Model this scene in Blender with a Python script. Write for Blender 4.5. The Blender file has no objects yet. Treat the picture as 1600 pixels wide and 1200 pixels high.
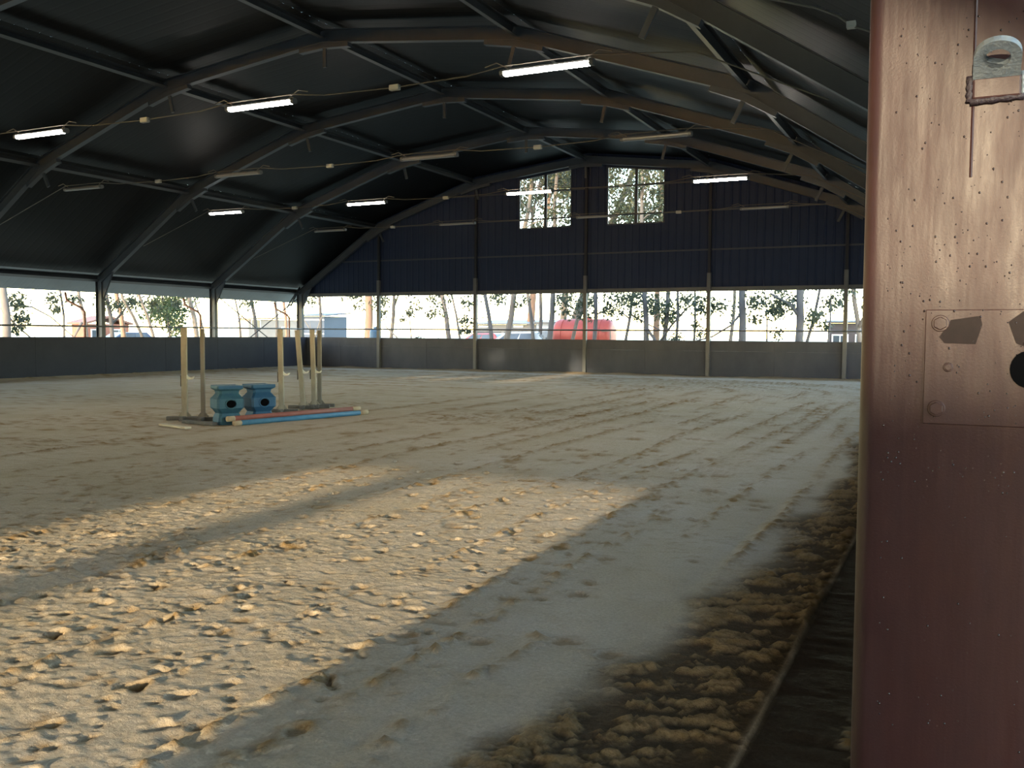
import bpy, bmesh, math, random
import numpy as np
from mathutils import Vector, Matrix, Quaternion

scene = bpy.context.scene
COL = scene.collection
rng = random.Random(11)

# ------------------------------------------------------------------ camera
F_PX, YAW, PITCH, ROLL, EYE = 1447.0, 0.4514, 0.0537, -0.0066, 1.6
cam_data = bpy.data.cameras.new("camera")
cam_data.sensor_fit = 'HORIZONTAL'
cam_data.sensor_width = 36.0
cam_data.lens = 36.0 * F_PX / 1600.0
cam_data.clip_start = 0.05
cam_data.clip_end = 2000
cam = bpy.data.objects.new("camera", cam_data)
COL.objects.link(cam)
fwd = Vector((-math.sin(YAW) * math.cos(PITCH), math.cos(YAW) * math.cos(PITCH), -math.sin(PITCH)))
right0 = Vector((math.cos(YAW), math.sin(YAW), 0))
up0 = right0.cross(fwd)
cr, sr = math.cos(ROLL), math.sin(ROLL)
right = cr * right0 - sr * up0
up = cr * up0 + sr * right0
rot = Matrix((right, up, -fwd)).transposed()
cam.matrix_world = Matrix.Translation((0, 0, EYE)) @ rot.to_4x4()
scene.camera = cam

# ------------------------------------------------------------------ sky, sun, exposure
SUN_EL = math.radians(9.1)
SUN_AZ = 0.033                      # the sun stands behind the camera, a little to the right of the hall's long axis
world = bpy.data.worlds.new("sky")
scene.world = world
world.use_nodes = True
wn = world.node_tree.nodes
wl = world.node_tree.links
wn.clear()
sky = wn.new("ShaderNodeTexSky")
sky.sky_type = 'NISHITA'
sky.sun_disc = False
sky.sun_elevation = SUN_EL
sky.sun_rotation = math.pi - SUN_AZ
sky.altitude = 0
sky.air_density = 1.0
sky.dust_density = 0.5
sky.ozone_density = 1.0
bg = wn.new("ShaderNodeBackground")
bg.inputs['Strength'].default_value = 2.3
wo = wn.new("ShaderNodeOutputWorld")
wl.new(sky.outputs[0], bg.inputs['Color'])
wl.new(bg.outputs[0], wo.inputs['Surface'])

sun_data = bpy.data.lights.new("sun", 'SUN')
sun_data.energy = 5.8
sun_data.color = (1.0, 0.83, 0.55)
sun_data.angle = math.radians(0.6)
sun = bpy.data.objects.new("sun", sun_data)
COL.objects.link(sun)
sun_dir = Vector((math.sin(SUN_AZ) * math.cos(SUN_EL), -math.cos(SUN_AZ) * math.cos(SUN_EL), math.sin(SUN_EL)))
sun.rotation_euler = sun_dir.to_track_quat('Z', 'Y').to_euler()
sun.location = sun_dir * 60

scene.view_settings.view_transform = 'Standard'
scene.view_settings.look = 'None'
scene.view_settings.exposure = 0.36
scene.view_settings.gamma = 1.0
scene.view_settings.use_curve_mapping = False

# ------------------------------------------------------------------ hall dimensions (metres)
XC = -13.87                          # ridge line
A = [0.0, 5.078, 10.067, 14.447]     # knot offsets from the ridge
ZK = [8.658, 8.055, 6.373, 3.473]    # knot heights
YE, BAY = 35.31, 5.685               # far frame, bay length
YW = 35.54                           # far wall sheeting
YN = -10.17                          # near gable
XL, XR = XC - A[3], XC + A[3]
Z_KICK, Z_OPEN, Z_RAIL = 1.398, 3.30, 1.786

# ------------------------------------------------------------------ helpers
def new_obj(name, me, mat=None, parent=None, smooth=False):
    o = bpy.data.objects.new(name, me)
    COL.objects.link(o)
    if mat is not None and len(me.materials) == 0:
        me.materials.append(mat)
    if smooth and len(me.polygons):
        me.polygons.foreach_set("use_smooth", [True] * len(me.polygons))
    if parent is not None:
        o.parent = parent
    return o

def mesh(name, verts, faces):
    me = bpy.data.meshes.new(name)
    me.from_pydata([tuple(v) for v in verts], [], faces)
    me.update()
    return me

def empty(name, loc=(0, 0, 0), rz=0.0):
    o = bpy.data.objects.new(name, None)
    COL.objects.link(o)
    o.location = loc
    o.rotation_euler = (0, 0, rz)
    o.empty_display_size = 0.2
    return o

def tag(o, label, cat, group=None, kind=None):
    o["label"] = label
    o["category"] = cat
    if group:
        o["group"] = group
    if kind:
        o["kind"] = kind
    return o

def struct(o):
    o["kind"] = "structure"
    return o

class MB:
    """collects simple solids for one mesh"""
    def __init__(self):
        self.v, self.f = [], []
    def add(self, vs, fs):
        n = len(self.v)
        self.v += [tuple(p) for p in vs]
        self.f += [tuple(i + n for i in q) for q in fs]
        return self
    def box(self, x0, x1, y0, y1, z0, z1):
        vs = [(x, y, z) for z in (z0, z1) for y in (y0, y1) for x in (x0, x1)]
        return self.add(vs, [(0, 2, 3, 1), (4, 5, 7, 6), (0, 1, 5, 4), (2, 6, 7, 3), (0, 4, 6, 2), (1, 3, 7, 5)])
    def bar(self, p, q, w, h, up=(0, 0, 1)):
        p, q = Vector(p), Vector(q)
        d = (q - p).normalized()
        u = Vector(up)
        if abs(d.dot(u)) > 0.98:
            u = Vector((1, 0, 0))
        s = d.cross(u).normalized()
        u = s.cross(d)
        vs = []
        for e in (p, q):
            for a, b in ((-1, -1), (1, -1), (1, 1), (-1, 1)):
                vs.append(e + s * (a * w / 2) + u * (b * h / 2))
        return self.add(vs, [(3, 2, 1, 0), (4, 5, 6, 7), (0, 1, 5, 4), (1, 2, 6, 5), (2, 3, 7, 6), (3, 0, 4, 7)])
    def tube(self, pts, rad, n=8, cap=True):
        pts = [Vector(p) for p in pts]
        if not isinstance(rad, (list, tuple)):
            rad = [rad] * len(pts)
        vs, fs = [], []
        ref = Vector((0, 0, 1))
        prev = None
        for i, p in enumerate(pts):
            d = (pts[min(i + 1, len(pts) - 1)] - pts[max(i - 1, 0)])
            if d.length < 1e-9:
                d = Vector((0, 0, 1))
            d.normalize()
            if prev is None:
                s = d.cross(ref)
                if s.length < 0.1:
                    s = d.cross(Vector((1, 0, 0)))
            else:
                s = prev - d * prev.dot(d)
            s.normalize()
            prev = s
            t = d.cross(s)
            for k in range(n):
                a = 2 * math.pi * k / n
                vs.append(p + (s * math.cos(a) + t * math.sin(a)) * rad[i])
        for i in range(len(pts) - 1):
            for k in range(n):
                k2 = (k + 1) % n
                fs.append((i * n + k, i * n + k2, (i + 1) * n + k2, (i + 1) * n + k))
        if cap:
            fs.append(tuple(range(n - 1, -1, -1)))
            fs.append(tuple((len(pts) - 1) * n + k for k in range(n)))
        return self.add(vs, fs)
    def prism(self, poly, axis, a, b):
        """poly: 2-D outline, extruded along axis ('x','y','z') from a to b"""
        n = len(poly)
        def P(u, v, w):
            return {'x': (w, u, v), 'y': (u, w, v), 'z': (u, v, w)}[axis]
        vs = [P(u, v, a) for u, v in poly] + [P(u, v, b) for u, v in poly]
        fs = [tuple(range(n))[::-1], tuple(range(n, 2 * n))]
        for i in range(n):
            j = (i + 1) % n
            fs.append((i, j, n + j, n + i))
        return self.add(vs, fs)
    def lathe(self, prof, c, n=12):
        vs, fs = [], []
        for r, z in prof:
            for k in range(n):
                a = 2 * math.pi * k / n
                vs.append((c[0] + r * math.cos(a), c[1] + r * math.sin(a), c[2] + z))
        for i in range(len(prof) - 1):
            for k in range(n):
                k2 = (k + 1) % n
                fs.append((i * n + k, i * n + k2, (i + 1) * n + k2, (i + 1) * n + k))
        fs.append(tuple(range(n - 1, -1, -1)))
        fs.append(tuple((len(prof) - 1) * n + k for k in range(n)))
        return self.add(vs, fs)
    def build(self, name, mat, parent=None, smooth=False, fix=True):
        me = mesh(name, self.v, self.f)
        if fix:
            bm = bmesh.new()
            bm.from_mesh(me)
            bmesh.ops.recalc_face_normals(bm, faces=bm.faces)
            bm.to_mesh(me)
            bm.free()
        return new_obj(name, me, mat, parent, smooth)

def bevel(o, w, seg=2):
    m = o.modifiers.new("bevel", 'BEVEL')
    m.width = w
    m.segments = seg
    m.limit_method = 'ANGLE'
    return o

def mat(name, base, rough=0.6, metal=0.0, var=None, scale=4.0, bump=0.0, bscale=None, spec=0.5, stretch=None, detail=5.0, emit=None, coat=0.0):
    """principled material, colour mottled by object-space noise"""
    m = bpy.data.materials.new(name)
    m.use_nodes = True
    nt = m.node_tree
    b = nt.nodes["Principled BSDF"]
    b.inputs["Base Color"].default_value = (*base, 1)
    b.inputs["Roughness"].default_value = rough
    b.inputs["Metallic"].default_value = metal
    b.inputs["Specular IOR Level"].default_value = spec
    b.inputs["Coat Weight"].default_value = coat
    if emit:
        b.inputs["Emission Color"].default_value = (*emit[0], 1)
        b.inputs["Emission Strength"].default_value = emit[1]
    tc = nt.nodes.new("ShaderNodeTexCoord")
    src = tc.outputs["Object"]
    if stretch:
        mp = nt.nodes.new("ShaderNodeMapping")
        mp.inputs["Scale"].default_value = stretch
        nt.links.new(src, mp.inputs["Vector"])
        src = mp.outputs[0]
    if var:
        n = nt.nodes.new("ShaderNodeTexNoise")
        n.inputs["Scale"].default_value = scale
        n.inputs["Detail"].default_value = detail
        n.inputs["Roughness"].default_value = 0.65
        nt.links.new(src, n.inputs["Vector"])
        r = nt.nodes.new("ShaderNodeValToRGB")
        r.color_ramp.elements[0].position = 0.36
        r.color_ramp.elements[0].color = (*base, 1)
        r.color_ramp.elements[1].position = 0.66
        r.color_ramp.elements[1].color = (*var, 1)
        nt.links.new(n.outputs["Fac"], r.inputs[0])
        nt.links.new(r.outputs[0], b.inputs["Base Color"])
    if bump:
        n2 = nt.nodes.new("ShaderNodeTexNoise")
        n2.inputs["Scale"].default_value = bscale or scale * 6
        n2.inputs["Detail"].default_value = 4
        nt.links.new(src, n2.inputs["Vector"])
        bp = nt.nodes.new("ShaderNodeBump")
        bp.inputs["Strength"].default_value = bump
        bp.inputs["Distance"].default_value = 0.02
        nt.links.new(n2.outputs["Fac"], bp.inputs["Height"])
        nt.links.new(bp.outputs[0], b.inputs["Normal"])
    return m

M = {}
M['steel'] = mat("grey_painted_steel", (.033, .042, .056), .5, .0, (.047, .057, .070), 1.2)
M['purlin'] = mat("grey_purlin_steel", (.029, .033, .039), .5, .0, (.040, .044, .050), 1.5)
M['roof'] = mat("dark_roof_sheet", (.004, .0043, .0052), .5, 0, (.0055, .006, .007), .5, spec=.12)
M['clad'] = mat("dark_blue_cladding", (.014, .025, .060), .6, 0, (.017, .029, .067), .7, spec=.2)
M['beam'] = mat("light_grey_head_beam", (.085, .088, .092), .6, 0, (.11, .112, .115), 1)
M['post_shade'] = mat("shaded_wall_post", (.012, .015, .022), .6, 0, (.016, .019, .026), 1, spec=.3)
M['kick_shaded'] = mat("shaded_kick_board", (.016, .020, .036), .8, 0, (.022, .026, .043), 1.3, .15, 30)  # kick board colour darkened for the backlit left wall
M['kick_grey'] = mat("weathered_kick_board", (.036, .042, .060), .8, 0, (.054, .060, .077), 1.1, .15, 25, stretch=(1, 1, .5))
M['overhang'] = mat("lit_overhang_sheet", (.10, .12, .14), .5, 0, (.12, .14, .16), 1)  # roof sheet lightened, outside light on its underside put into the colour
M['pipe'] = mat("dark_rail_pipe", (.05, .05, .055), .5, .2)
M['downpipe'] = mat("brown_downpipe", (.13, .06, .045), .5, 0, (.17, .08, .06), 3)
M['tube_on'] = mat("lit_tube", (.9, .9, .9), .4, 0, emit=((1.0, .90, .80), 60.0))
M['tube_off'] = mat("unlit_diffuser", (.16, .16, .165), .35)
M['fitting'] = mat("lamp_housing", (.10, .10, .10), .5)
M['cable'] = mat("lamp_cable", (.10, .09, .075), .6)
M['jbox'] = mat("junction_box_plastic", (.34, .33, .29), .5)
M['glassframe'] = mat("window_bar", (.035, .04, .055), .5)

def glass_mat():
    m = bpy.data.materials.new("thin_clear_pane")
    m.use_nodes = True
    nt = m.node_tree
    nt.nodes.clear()
    o = nt.nodes.new("ShaderNodeOutputMaterial")
    t = nt.nodes.new("ShaderNodeBsdfTransparent")
    t.inputs[0].default_value = (.96, .97, .97, 1)
    g = nt.nodes.new("ShaderNodeBsdfGlossy")
    g.inputs["Roughness"].default_value = .08
    fr = nt.nodes.new("ShaderNodeFresnel")
    fr.inputs["IOR"].default_value = 1.35
    mx = nt.nodes.new("ShaderNodeMixShader")
    nt.links.new(fr.outputs[0], mx.inputs[0])
    nt.links.new(t.outputs[0], mx.inputs[1])
    nt.links.new(g.outputs[0], mx.inputs[2])
    nt.links.new(mx.outputs[0], o.inputs[0])
    return m
M['pane'] = glass_mat()

# value noise on arrays -------------------------------------------------
_tab = np.random.RandomState(5).rand(512, 512)
def vnoise(x, y, seed=0):
    x = np.asarray(x) + seed * 17.31
    y = np.asarray(y) + seed * 9.77
    xi, yi = np.floor(x).astype(int), np.floor(y).astype(int)
    xf, yf = x - xi, y - yi
    u, v = xf * xf * (3 - 2 * xf), yf * yf * (3 - 2 * yf)
    g = lambda a, b: _tab[(a + seed * 37) % 512, (b + seed * 91) % 512]
    return (g(xi, yi) * (1 - u) * (1 - v) + g(xi + 1, yi) * u * (1 - v) + g(xi, yi + 1) * (1 - u) * v + g(xi + 1, yi + 1) * u * v) * 2 - 1
def fbm(x, y, f, o=4, seed=0, gain=.5):
    r, a = 0, 1.0
    for k in range(o):
        r = r + a * vnoise(x * f, y * f, seed + k)
        a *= gain
        f *= 2.03
    return r
def sstep(a, b, x):
    t = np.clip((x - a) / (b - a), 0, 1)
    return t * t * (3 - 2 * t)

# ------------------------------------------------------------------ floor: the riding sand
def graded(*segs):
    out = []
    for a, b, st in segs:
        n = max(1, int(round((b - a) / st)))
        out += list(np.linspace(a, b, n, endpoint=False))
    out.append(segs[-1][1])
    return np.array(out)
gx = graded((-29.6, -17, .22), (-17, -9, .10), (-9, -6.4, .03), (-6.4, 1.0, .0155), (1.0, 4.5, .25))
gy = graded((-10.6, 1.2, .3), (1.2, 6.4, .0155), (6.4, 10, .028), (10, 18, .07), (18, 35.6, .14))
X, Y = np.meshgrid(gx, gy)
UU, VV = X * .9 + Y * .436, -X * .436 + Y * .9      # the harrow crossed the hall at a slant
dx, dy = XR - X, YE - Y
R = 9.0
rr = R - np.sqrt(np.maximum(R - dx, 0) ** 2 + np.maximum(R - dy, 0) ** 2)
D = np.where((dx < R) & (dy < R), rr, np.minimum(dx, dy))         # distance in from the wall, along the ridden track
H = .012 * fbm(X, Y, .35, 3, 1) + .004 * fbm(X, Y, 2.2, 3, 2)
moist = np.zeros_like(X)
# ridges of loose crumbs dragged along the track
for k, d0 in enumerate((2.02, 2.45, 2.95, 3.3, 3.85, 4.5, 5.1, 5.7, 6.5, 7.2, 8.1, 9.0, 10.2, 11.5)):
    wob = d0 + .10 * vnoise(X * .25, Y * .25, 20 + k) + .03 * vnoise(X * 1.2, Y * 1.2, 40 + k)
    band = np.exp(-((D - wob) / np.maximum(.055, .0075 * VV)) ** 2)
    gate = sstep(-.25, .4, vnoise(X * .35, Y * .35, 60 + k) + .35)
    lump = np.maximum(0, fbm(X, Y, 12.0, 3, 80 + k, .6) + .05)
    H += band * gate * lump * .026
    moist += band * gate * np.clip(lump * 1.2 + .25 * sstep(9, 14, VV), 0, 1) * .85
    H -= .008 * np.exp(-((D - wob - .10) / .05) ** 2) * gate
# crumb cover between the ridges
cr1 = np.maximum(0, fbm(UU * .75, VV * 1.25, 13.0, 4, 100, .65) - .40)
area = sstep(-.3, .5, fbm(X, Y, .5, 2, 120))
farl = sstep(2.2, 4.2, D)
H += np.minimum(cr1, .7) * (.005 + .021 * area * farl)
moist += np.clip(cr1 * 1.3 * (.3 + area), 0, .7) * np.clip(.35 + .65 * sstep(5, 9, D), 0, 1)
# thrown up clods close to the wall
edge = -1.42 + .22 * vnoise(X * .9, Y * .9, 131) + .12 * vnoise(X * 3, Y * 3, 132) - .35 * sstep(4.5, 2.2, Y)
cl = sstep(0, .3, X - edge) * sstep(-.70, -.76, X)
ck = np.maximum(0, fbm(UU * .75, VV * 1.7, 9.0, 4, 140, .7) + .02)
H += cl * (np.minimum(ck, .9) * .036 - .010 + .006 * fbm(UU, VV * 1.3, 24, 2, 145))
moist += cl * .9
damp_dark = cl * np.clip(.75 - 1.5 * ck, 0, .85)  # troughs between the clods get the darker colour
# smooth damp strip beside the wall, pale crust line at its edge
strip = sstep(-.765, -.70, X)
H += strip * (-.018 + .006 * fbm(X * .7, Y * 2.6, 5, 3, 160) - H * .6)
line = np.exp(-((X + .735 + .03 * vnoise(X * 0, Y * 1.3, 170)) / .009) ** 2) * (Y > 2.6)
H += line * .012
pk = np.exp(-((X + .37) / .05) ** 2 - ((Y - 3.65) / .30) ** 2) * sstep(-.1, .3, fbm(X, Y, 12, 3, 190))
H += pk * .022
damp_dark = damp_dark
strip = strip * (1 - np.clip(pk * 1.6, 0, 1))
moist += pk * 1.5
# banked sand at the walls
H += .07 * np.exp(-((X - XL) / .45) ** 2) + .07 * np.exp(-((Y - YE) / .5) ** 2) * (.8 + .5 * fbm(X, Y, 1.2, 2, 180))
moist += .6 * np.exp(-((Y - YE + .3) / .6) ** 2)
# hoof prints
hr = random.Random(4)
def stamp(px, py, r, dep, ang):
    i0, i1 = np.searchsorted(gx, px - 3 * r), np.searchsorted(gx, px + 3 * r)
    j0, j1 = np.searchsorted(gy, py - 3 * r), np.searchsorted(gy, py + 3 * r)
    if i1 - i0 < 3 or j1 - j0 < 3:
        return
    xx, yy = X[j0:j1, i0:i1] - px, Y[j0:j1, i0:i1] - py
    ca, sa = math.cos(ang), math.sin(ang)
    a, b = (xx * ca + yy * sa) / (r * 1.15), (-xx * sa + yy * ca) / r
    q = np.sqrt(a * a + b * b) + .34 * vnoise(xx * 22 + px * 7, yy * 22 + py * 7, 200)
    pit = -dep * sstep(1.0, .78, q)
    rim = dep * .38 * np.exp(-((q - 1.30) / .22) ** 2) * (.45 + .5 * a) * (1 + 1.2 * vnoise(xx * 40, yy * 40, 201))
    H[j0:j1, i0:i1] += pit + np.maximum(rim, -dep * .1)
    moist[j0:j1, i0:i1] += .6 * sstep(1.1, .7, q) + .2 * np.exp(-((q - 1.35) / .3) ** 2)
def hoof_line(n, d0, y0, y1):
    for i in range(n):
        yy = y0 + (y1 - y0) * (i + hr.uniform(-.25, .25)) / n
        stamp(XR - d0 + hr.gauss(0, .10), yy, hr.uniform(.034, .058), hr.uniform(.012, .034), math.pi / 2 + hr.gauss(0, .3))
for d0 in (3.5, 3.95, 4.4, 5.0, 5.6, 6.1, 6.6, 7.3, 7.9, 8.6):
    hoof_line(hr.randint(16, 26), d0, 1.6, 12.5)
for i in range(260):
    stamp(hr.uniform(-9.5, -2.6), hr.uniform(1.4, 10.5), hr.uniform(.024, .055), hr.uniform(.006, .028), hr.uniform(0, 6.28))
for i in range(800):
    stamp(hr.uniform(-9.0, -2.4), hr.uniform(1.3, 9.5), hr.uniform(.018, .034), hr.uniform(.006, .018), hr.uniform(0, 6.28))
for i in range(40):
    stamp(hr.uniform(-2.9, -1.5), hr.uniform(1.4, 10), hr.uniform(.04, .07), hr.uniform(.008, .02), hr.uniform(0, 6.28))
for i in range(330):
    stamp(hr.uniform(-20, -2.2), hr.uniform(9, 26), hr.uniform(.08, .12), hr.uniform(.008, .02), hr.uniform(0, 6.28))
near = 1 - sstep(9, 14, VV)
mid = sstep(2.0, 3.4, D)
H += near * mid * (.012 * np.clip(fbm(X, Y, 17, 2, 230) - .42, 0, .5) - .020 * np.clip(fbm(UU * .8, VV, 8.5, 3, 240) - .55, 0, .5))
moist += near * mid * .8 * np.clip(fbm(UU * .8, VV, 8.5, 3, 240) - .5, 0, .6)
H += .0042 * np.maximum(fbm(UU * .9, VV * 1.1, 26, 2, 220), -.3) * (.35 + .65 * sstep(1.6, 3.2, D))
ny, nx = X.shape
fm = bpy.data.meshes.new("floor")
fm.vertices.add(nx * ny)
fm.vertices.foreach_set("co", np.stack([X, Y, H], -1).astype(np.float32).ravel())
idx = np.arange(nx * ny).reshape(ny, nx)
quads = np.stack([idx[:-1, :-1], idx[:-1, 1:], idx[1:, 1:], idx[1:, :-1]], -1).reshape(-1, 4)
fm.loops.add(quads.size)
fm.loops.foreach_set("vertex_index", quads.ravel().astype(np.int32))
fm.polygons.add(len(quads))
fm.polygons.foreach_set("loop_start", np.arange(0, quads.size, 4, dtype=np.int32))
fm.polygons.foreach_set("loop_total", np.full(len(quads), 4, dtype=np.int32))
fm.update(calc_edges=True)
fm.polygons.foreach_set("use_smooth", np.ones(len(quads), dtype=bool))
att = fm.attributes.new("moist", 'FLOAT', 'POINT')
att.data.foreach_set("value", np.clip(moist, 0, 1).astype(np.float32).ravel())
att = fm.attributes.new("damp_dark", 'FLOAT', 'POINT')
att.data.foreach_set("value", np.clip(np.maximum(strip * 1.0, damp_dark) - line, 0, 1).astype(np.float32).ravel())

def sand_mat():
    m = bpy.data.materials.new("riding_sand")
    m.use_nodes = True
    nt = m.node_tree
    b = nt.nodes["Principled BSDF"]
    b.inputs["Roughness"].default_value = .9
    b.inputs["Specular IOR Level"].default_value = .15
    tc = nt.nodes.new("ShaderNodeTexCoord")
    def noise(sc, det):
        n = nt.nodes.new("ShaderNodeTexNoise")
        n.inputs["Scale"].default_value = sc
        n.inputs["Detail"].default_value = det
        n.inputs["Roughness"].default_value = .7
        nt.links.new(tc.outputs["Object"], n.inputs["Vector"])
        return n
    def mix(fac, c1, c2):
        x = nt.nodes.new("ShaderNodeMix")
        x.data_type = 'RGBA'
        for s, c in ((x.inputs[6], c1), (x.inputs[7], c2)):
            if isinstance(c, tuple):
                s.default_value = (*c, 1)
            else:
                nt.links.new(c, s)
        nt.links.new(fac, x.inputs[0])
        return x.outputs[2]
    big = noise(.8, 5)
    ramp = nt.nodes.new("ShaderNodeValToRGB")
    ramp.color_ramp.elements[0].position = .35
    ramp.color_ramp.elements[0].color = (.50, .402, .275, 1)
    ramp.color_ramp.elements[1].position = .65
    ramp.color_ramp.elements[1].color = (.575, .480, .368, 1)
    nt.links.new(big.outputs["Fac"], ramp.inputs[0])
    a1 = nt.nodes.new("ShaderNodeAttribute")
    a1.attribute_name = "moist"
    a2 = nt.nodes.new("ShaderNodeAttribute")
    a2.attribute_name = "damp_dark"
    c = mix(a1.outputs["Fac"], ramp.outputs[0], (.30, .185, .075))
    c = mix(a2.outputs["Fac"], c, (.062, .043, .027))
    g = noise(55, 4)
    gr = nt.nodes.new("ShaderNodeMapRange")
    gr.inputs[1].default_value, gr.inputs[2].default_value = .3, .7
    gr.inputs[3].default_value, gr.inputs[4].default_value = .82, 1.12
    nt.links.new(g.outputs["Fac"], gr.inputs[0])
    mul = nt.nodes.new("ShaderNodeMix")
    mul.data_type = 'RGBA'
    mul.blend_type = 'MULTIPLY'
    mul.inputs[0].default_value = 1
    nt.links.new(c, mul.inputs[6])
    nt.links.new(gr.outputs[0], mul.inputs[7])
    nt.links.new(mul.outputs[2], b.inputs["Base Color"])
    n1 = noise(34, 6)
    bp = nt.nodes.new("ShaderNodeBump")
    bp.inputs["Strength"].default_value = .85
    bp.inputs["Distance"].default_value = .016
    nt.links.new(n1.outputs["Fac"], bp.inputs["Height"])
    n2 = noise(120, 2)
    bp2 = nt.nodes.new("ShaderNodeBump")
    bp2.inputs["Strength"].default_value = .35
    bp2.inputs["Distance"].default_value = .004
    nt.links.new(n2.outputs["Fac"], bp2.inputs["Height"])
    nt.links.new(bp.outputs[0], bp2.inputs["Normal"])
    nt.links.new(bp2.outputs[0], b.inputs["Normal"])
    return m
floor = struct(new_obj("floor", fm, sand_mat()))

# ground outside
M['field'] = mat("dry_field", (.34, .34, .24), .95, 0, (.46, .43, .33), .25, .3, 6)
gm = MB()
gm.box(-300, 200, -200, 500, -.6, -.12)
struct(gm.build("ground", M['field']))

# ------------------------------------------------------------------ roof sheets
def ribbed(width, length, ribs, h=.03):
    """flat sheet with trapezoid ribs: u across, v along, w up"""
    prof = [(0, 0)]
    p = width / ribs
    for k in range(ribs):
        u = k * p
        prof += [(u + .35 * p, 0), (u + .43 * p, h), (u + .57 * p, h), (u + .65 * p, 0)]
    prof.append((width, 0))
    return prof
ceiling = struct(empty("ceiling", (XC, 0, 0)))
PTS = [(-A[3] - 1.0, ZK[3] - .66)] + [(-A[3], ZK[3]), (-A[2], ZK[2]), (-A[1], ZK[1]), (0, ZK[0]), (A[1], ZK[1]), (A[2], ZK[2]), (A[3], ZK[3])] + [(A[3] + 1.0, ZK[3] - .66)]
OFF = .30
def offset_poly(pts, off):
    out = []
    for i, p in enumerate(pts):
        p = Vector((p[0], p[1]))
        ns = []
        if i > 0:
            d = (p - Vector(pts[i - 1])).normalized()
            ns.append(Vector((-d.y, d.x)))
        if i < len(pts) - 1:
            d = (Vector(pts[i + 1]) - p).normalized()
            ns.append(Vector((-d.y, d.x)))
        n = sum(ns, Vector((0, 0))).normalized()
        out.append(p + n * (off / n.dot(ns[0])))
    return out
ROOF = offset_poly(PTS, OFF)
# eave overhang sheets belong to the slope below the eave knot
SHW = BAY / 3
nrow = int(math.ceil((YE + .4 - (YN - .4)) / SHW))
for s in range(len(ROOF) - 1):
    a, b = ROOF[s], ROOF[s + 1]
    prof = ribbed(SHW + .01, 0, 6, .0012)
    nrm = Vector((-(b - a).y, (b - a).x)).normalized()
    vs, fs = [], []
    for e in (a, b):
        for u, w in prof:
            vs.append((e.x + nrm.x * w, u, e.y + nrm.y * w))
    n = len(prof)
    for k in range(n - 1):
        fs.append((k, k + 1, n + k + 1, n + k))
    me = mesh("roof_sheet", vs, fs)
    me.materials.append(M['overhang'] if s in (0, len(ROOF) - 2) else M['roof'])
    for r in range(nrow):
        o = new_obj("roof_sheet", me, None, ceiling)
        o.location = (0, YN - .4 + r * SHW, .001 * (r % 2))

# ------------------------------------------------------------------ arched steel frames
def i_section(d=.30, w=.17, tf=.018, tw=.014):
    a, b = w / 2, d / 2
    t = tw / 2
    return [(-a, -b), (a, -b), (a, -b + tf), (t, -b + tf), (t, b - tf), (a, b - tf), (a, b), (-a, b), (-a, b - tf), (-t, b - tf), (-t, -b + tf), (-a, -b + tf)]
FP = [Vector((-A[3], 0)), Vector((-A[3], ZK[3])), Vector((-A[2], ZK[2])), Vector((-A[1], ZK[1])), Vector((0, ZK[0])), Vector((A[1], ZK[1])), Vector((A[2], ZK[2])), Vector((A[3], ZK[3])), Vector((A[3], 0))]
def frame_segments():
    sec = i_section()
    n = len(sec)
    mit = []
    for i, p in enumerate(FP):
        ns = []
        if i > 0:
            d = (p - FP[i - 1]).normalized(); ns.append(Vector((-d.y, d.x)))
        if i < len(FP) - 1:
            d = (FP[i + 1] - p).normalized(); ns.append(Vector((-d.y, d.x)))
        m = sum(ns, Vector((0, 0))).normalized()
        mit.append(m / m.dot(ns[0]))
    out = []
    for s in range(len(FP) - 1):
        mb = MB()
        vs = []
        for e in (s, s + 1):
            for y, r in sec:
                q = FP[e] + mit[e] * r
                vs.append((q.x, y, q.y))
        fs = [tuple(range(n)), tuple(range(2 * n - 1, n - 1, -1))]
        for k in range(n):
            k2 = (k + 1) % n
            fs.append((k, n + k, n + k2, k2))
        mb.add(vs, fs)
        out.append(mb)
    return out
segs = frame_segments()
seg_me = []
for i, sgm in enumerate(segs):
    me = mesh("frame_segment", sgm.v, sgm.f)
    bm = bmesh.new(); bm.from_mesh(me); bmesh.ops.recalc_face_normals(bm, faces=bm.faces); bm.to_mesh(me); bm.free()
    me.materials.append(M['steel'])
    seg_me.append(me)
# splice haunch under each knot and the short stub that hangs from it
splice_me, stub_me, brace_me = [], [], []
for i in (2, 3, 4, 5, 6):
    p = FP[i]
    d0 = (FP[i] - FP[i - 1]).normalized()
    d1 = (FP[i + 1] - FP[i]).normalized()
    inn = -(Vector((-d0.y, d0.x)) + Vector((-d1.y, d1.x))).normalized()
    q0, q1 = p - d0 * .72 + inn * .15, p + d1 * .72 + inn * .15
    c = p + inn * .15
    poly = [tuple(q0), tuple(c), tuple(q1), tuple(q1 + inn * .10), tuple(c + inn * .14), tuple(q0 + inn * .10)]
    mb = MB().prism(poly, 'y', -.075, .075)
    me = mesh("splice_plate", mb.v, mb.f); me.materials.append(M['steel']); splice_me.append(me)
    rad = Vector((-p.x * .05, -1.0)).normalized() if abs(p.x) > .1 else Vector((0, -1))
    e0, e1 = c + inn * .10, c + inn * .10 + rad * .48
    mb = MB().bar((e0.x, 0, e0.y), (e1.x, 0, e1.y), .09, .05, (0, 1, 0))
    me = mesh("hanging_stub", mb.v, mb.f); me.materials.append(M['steel']); stub_me.append(me)
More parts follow.
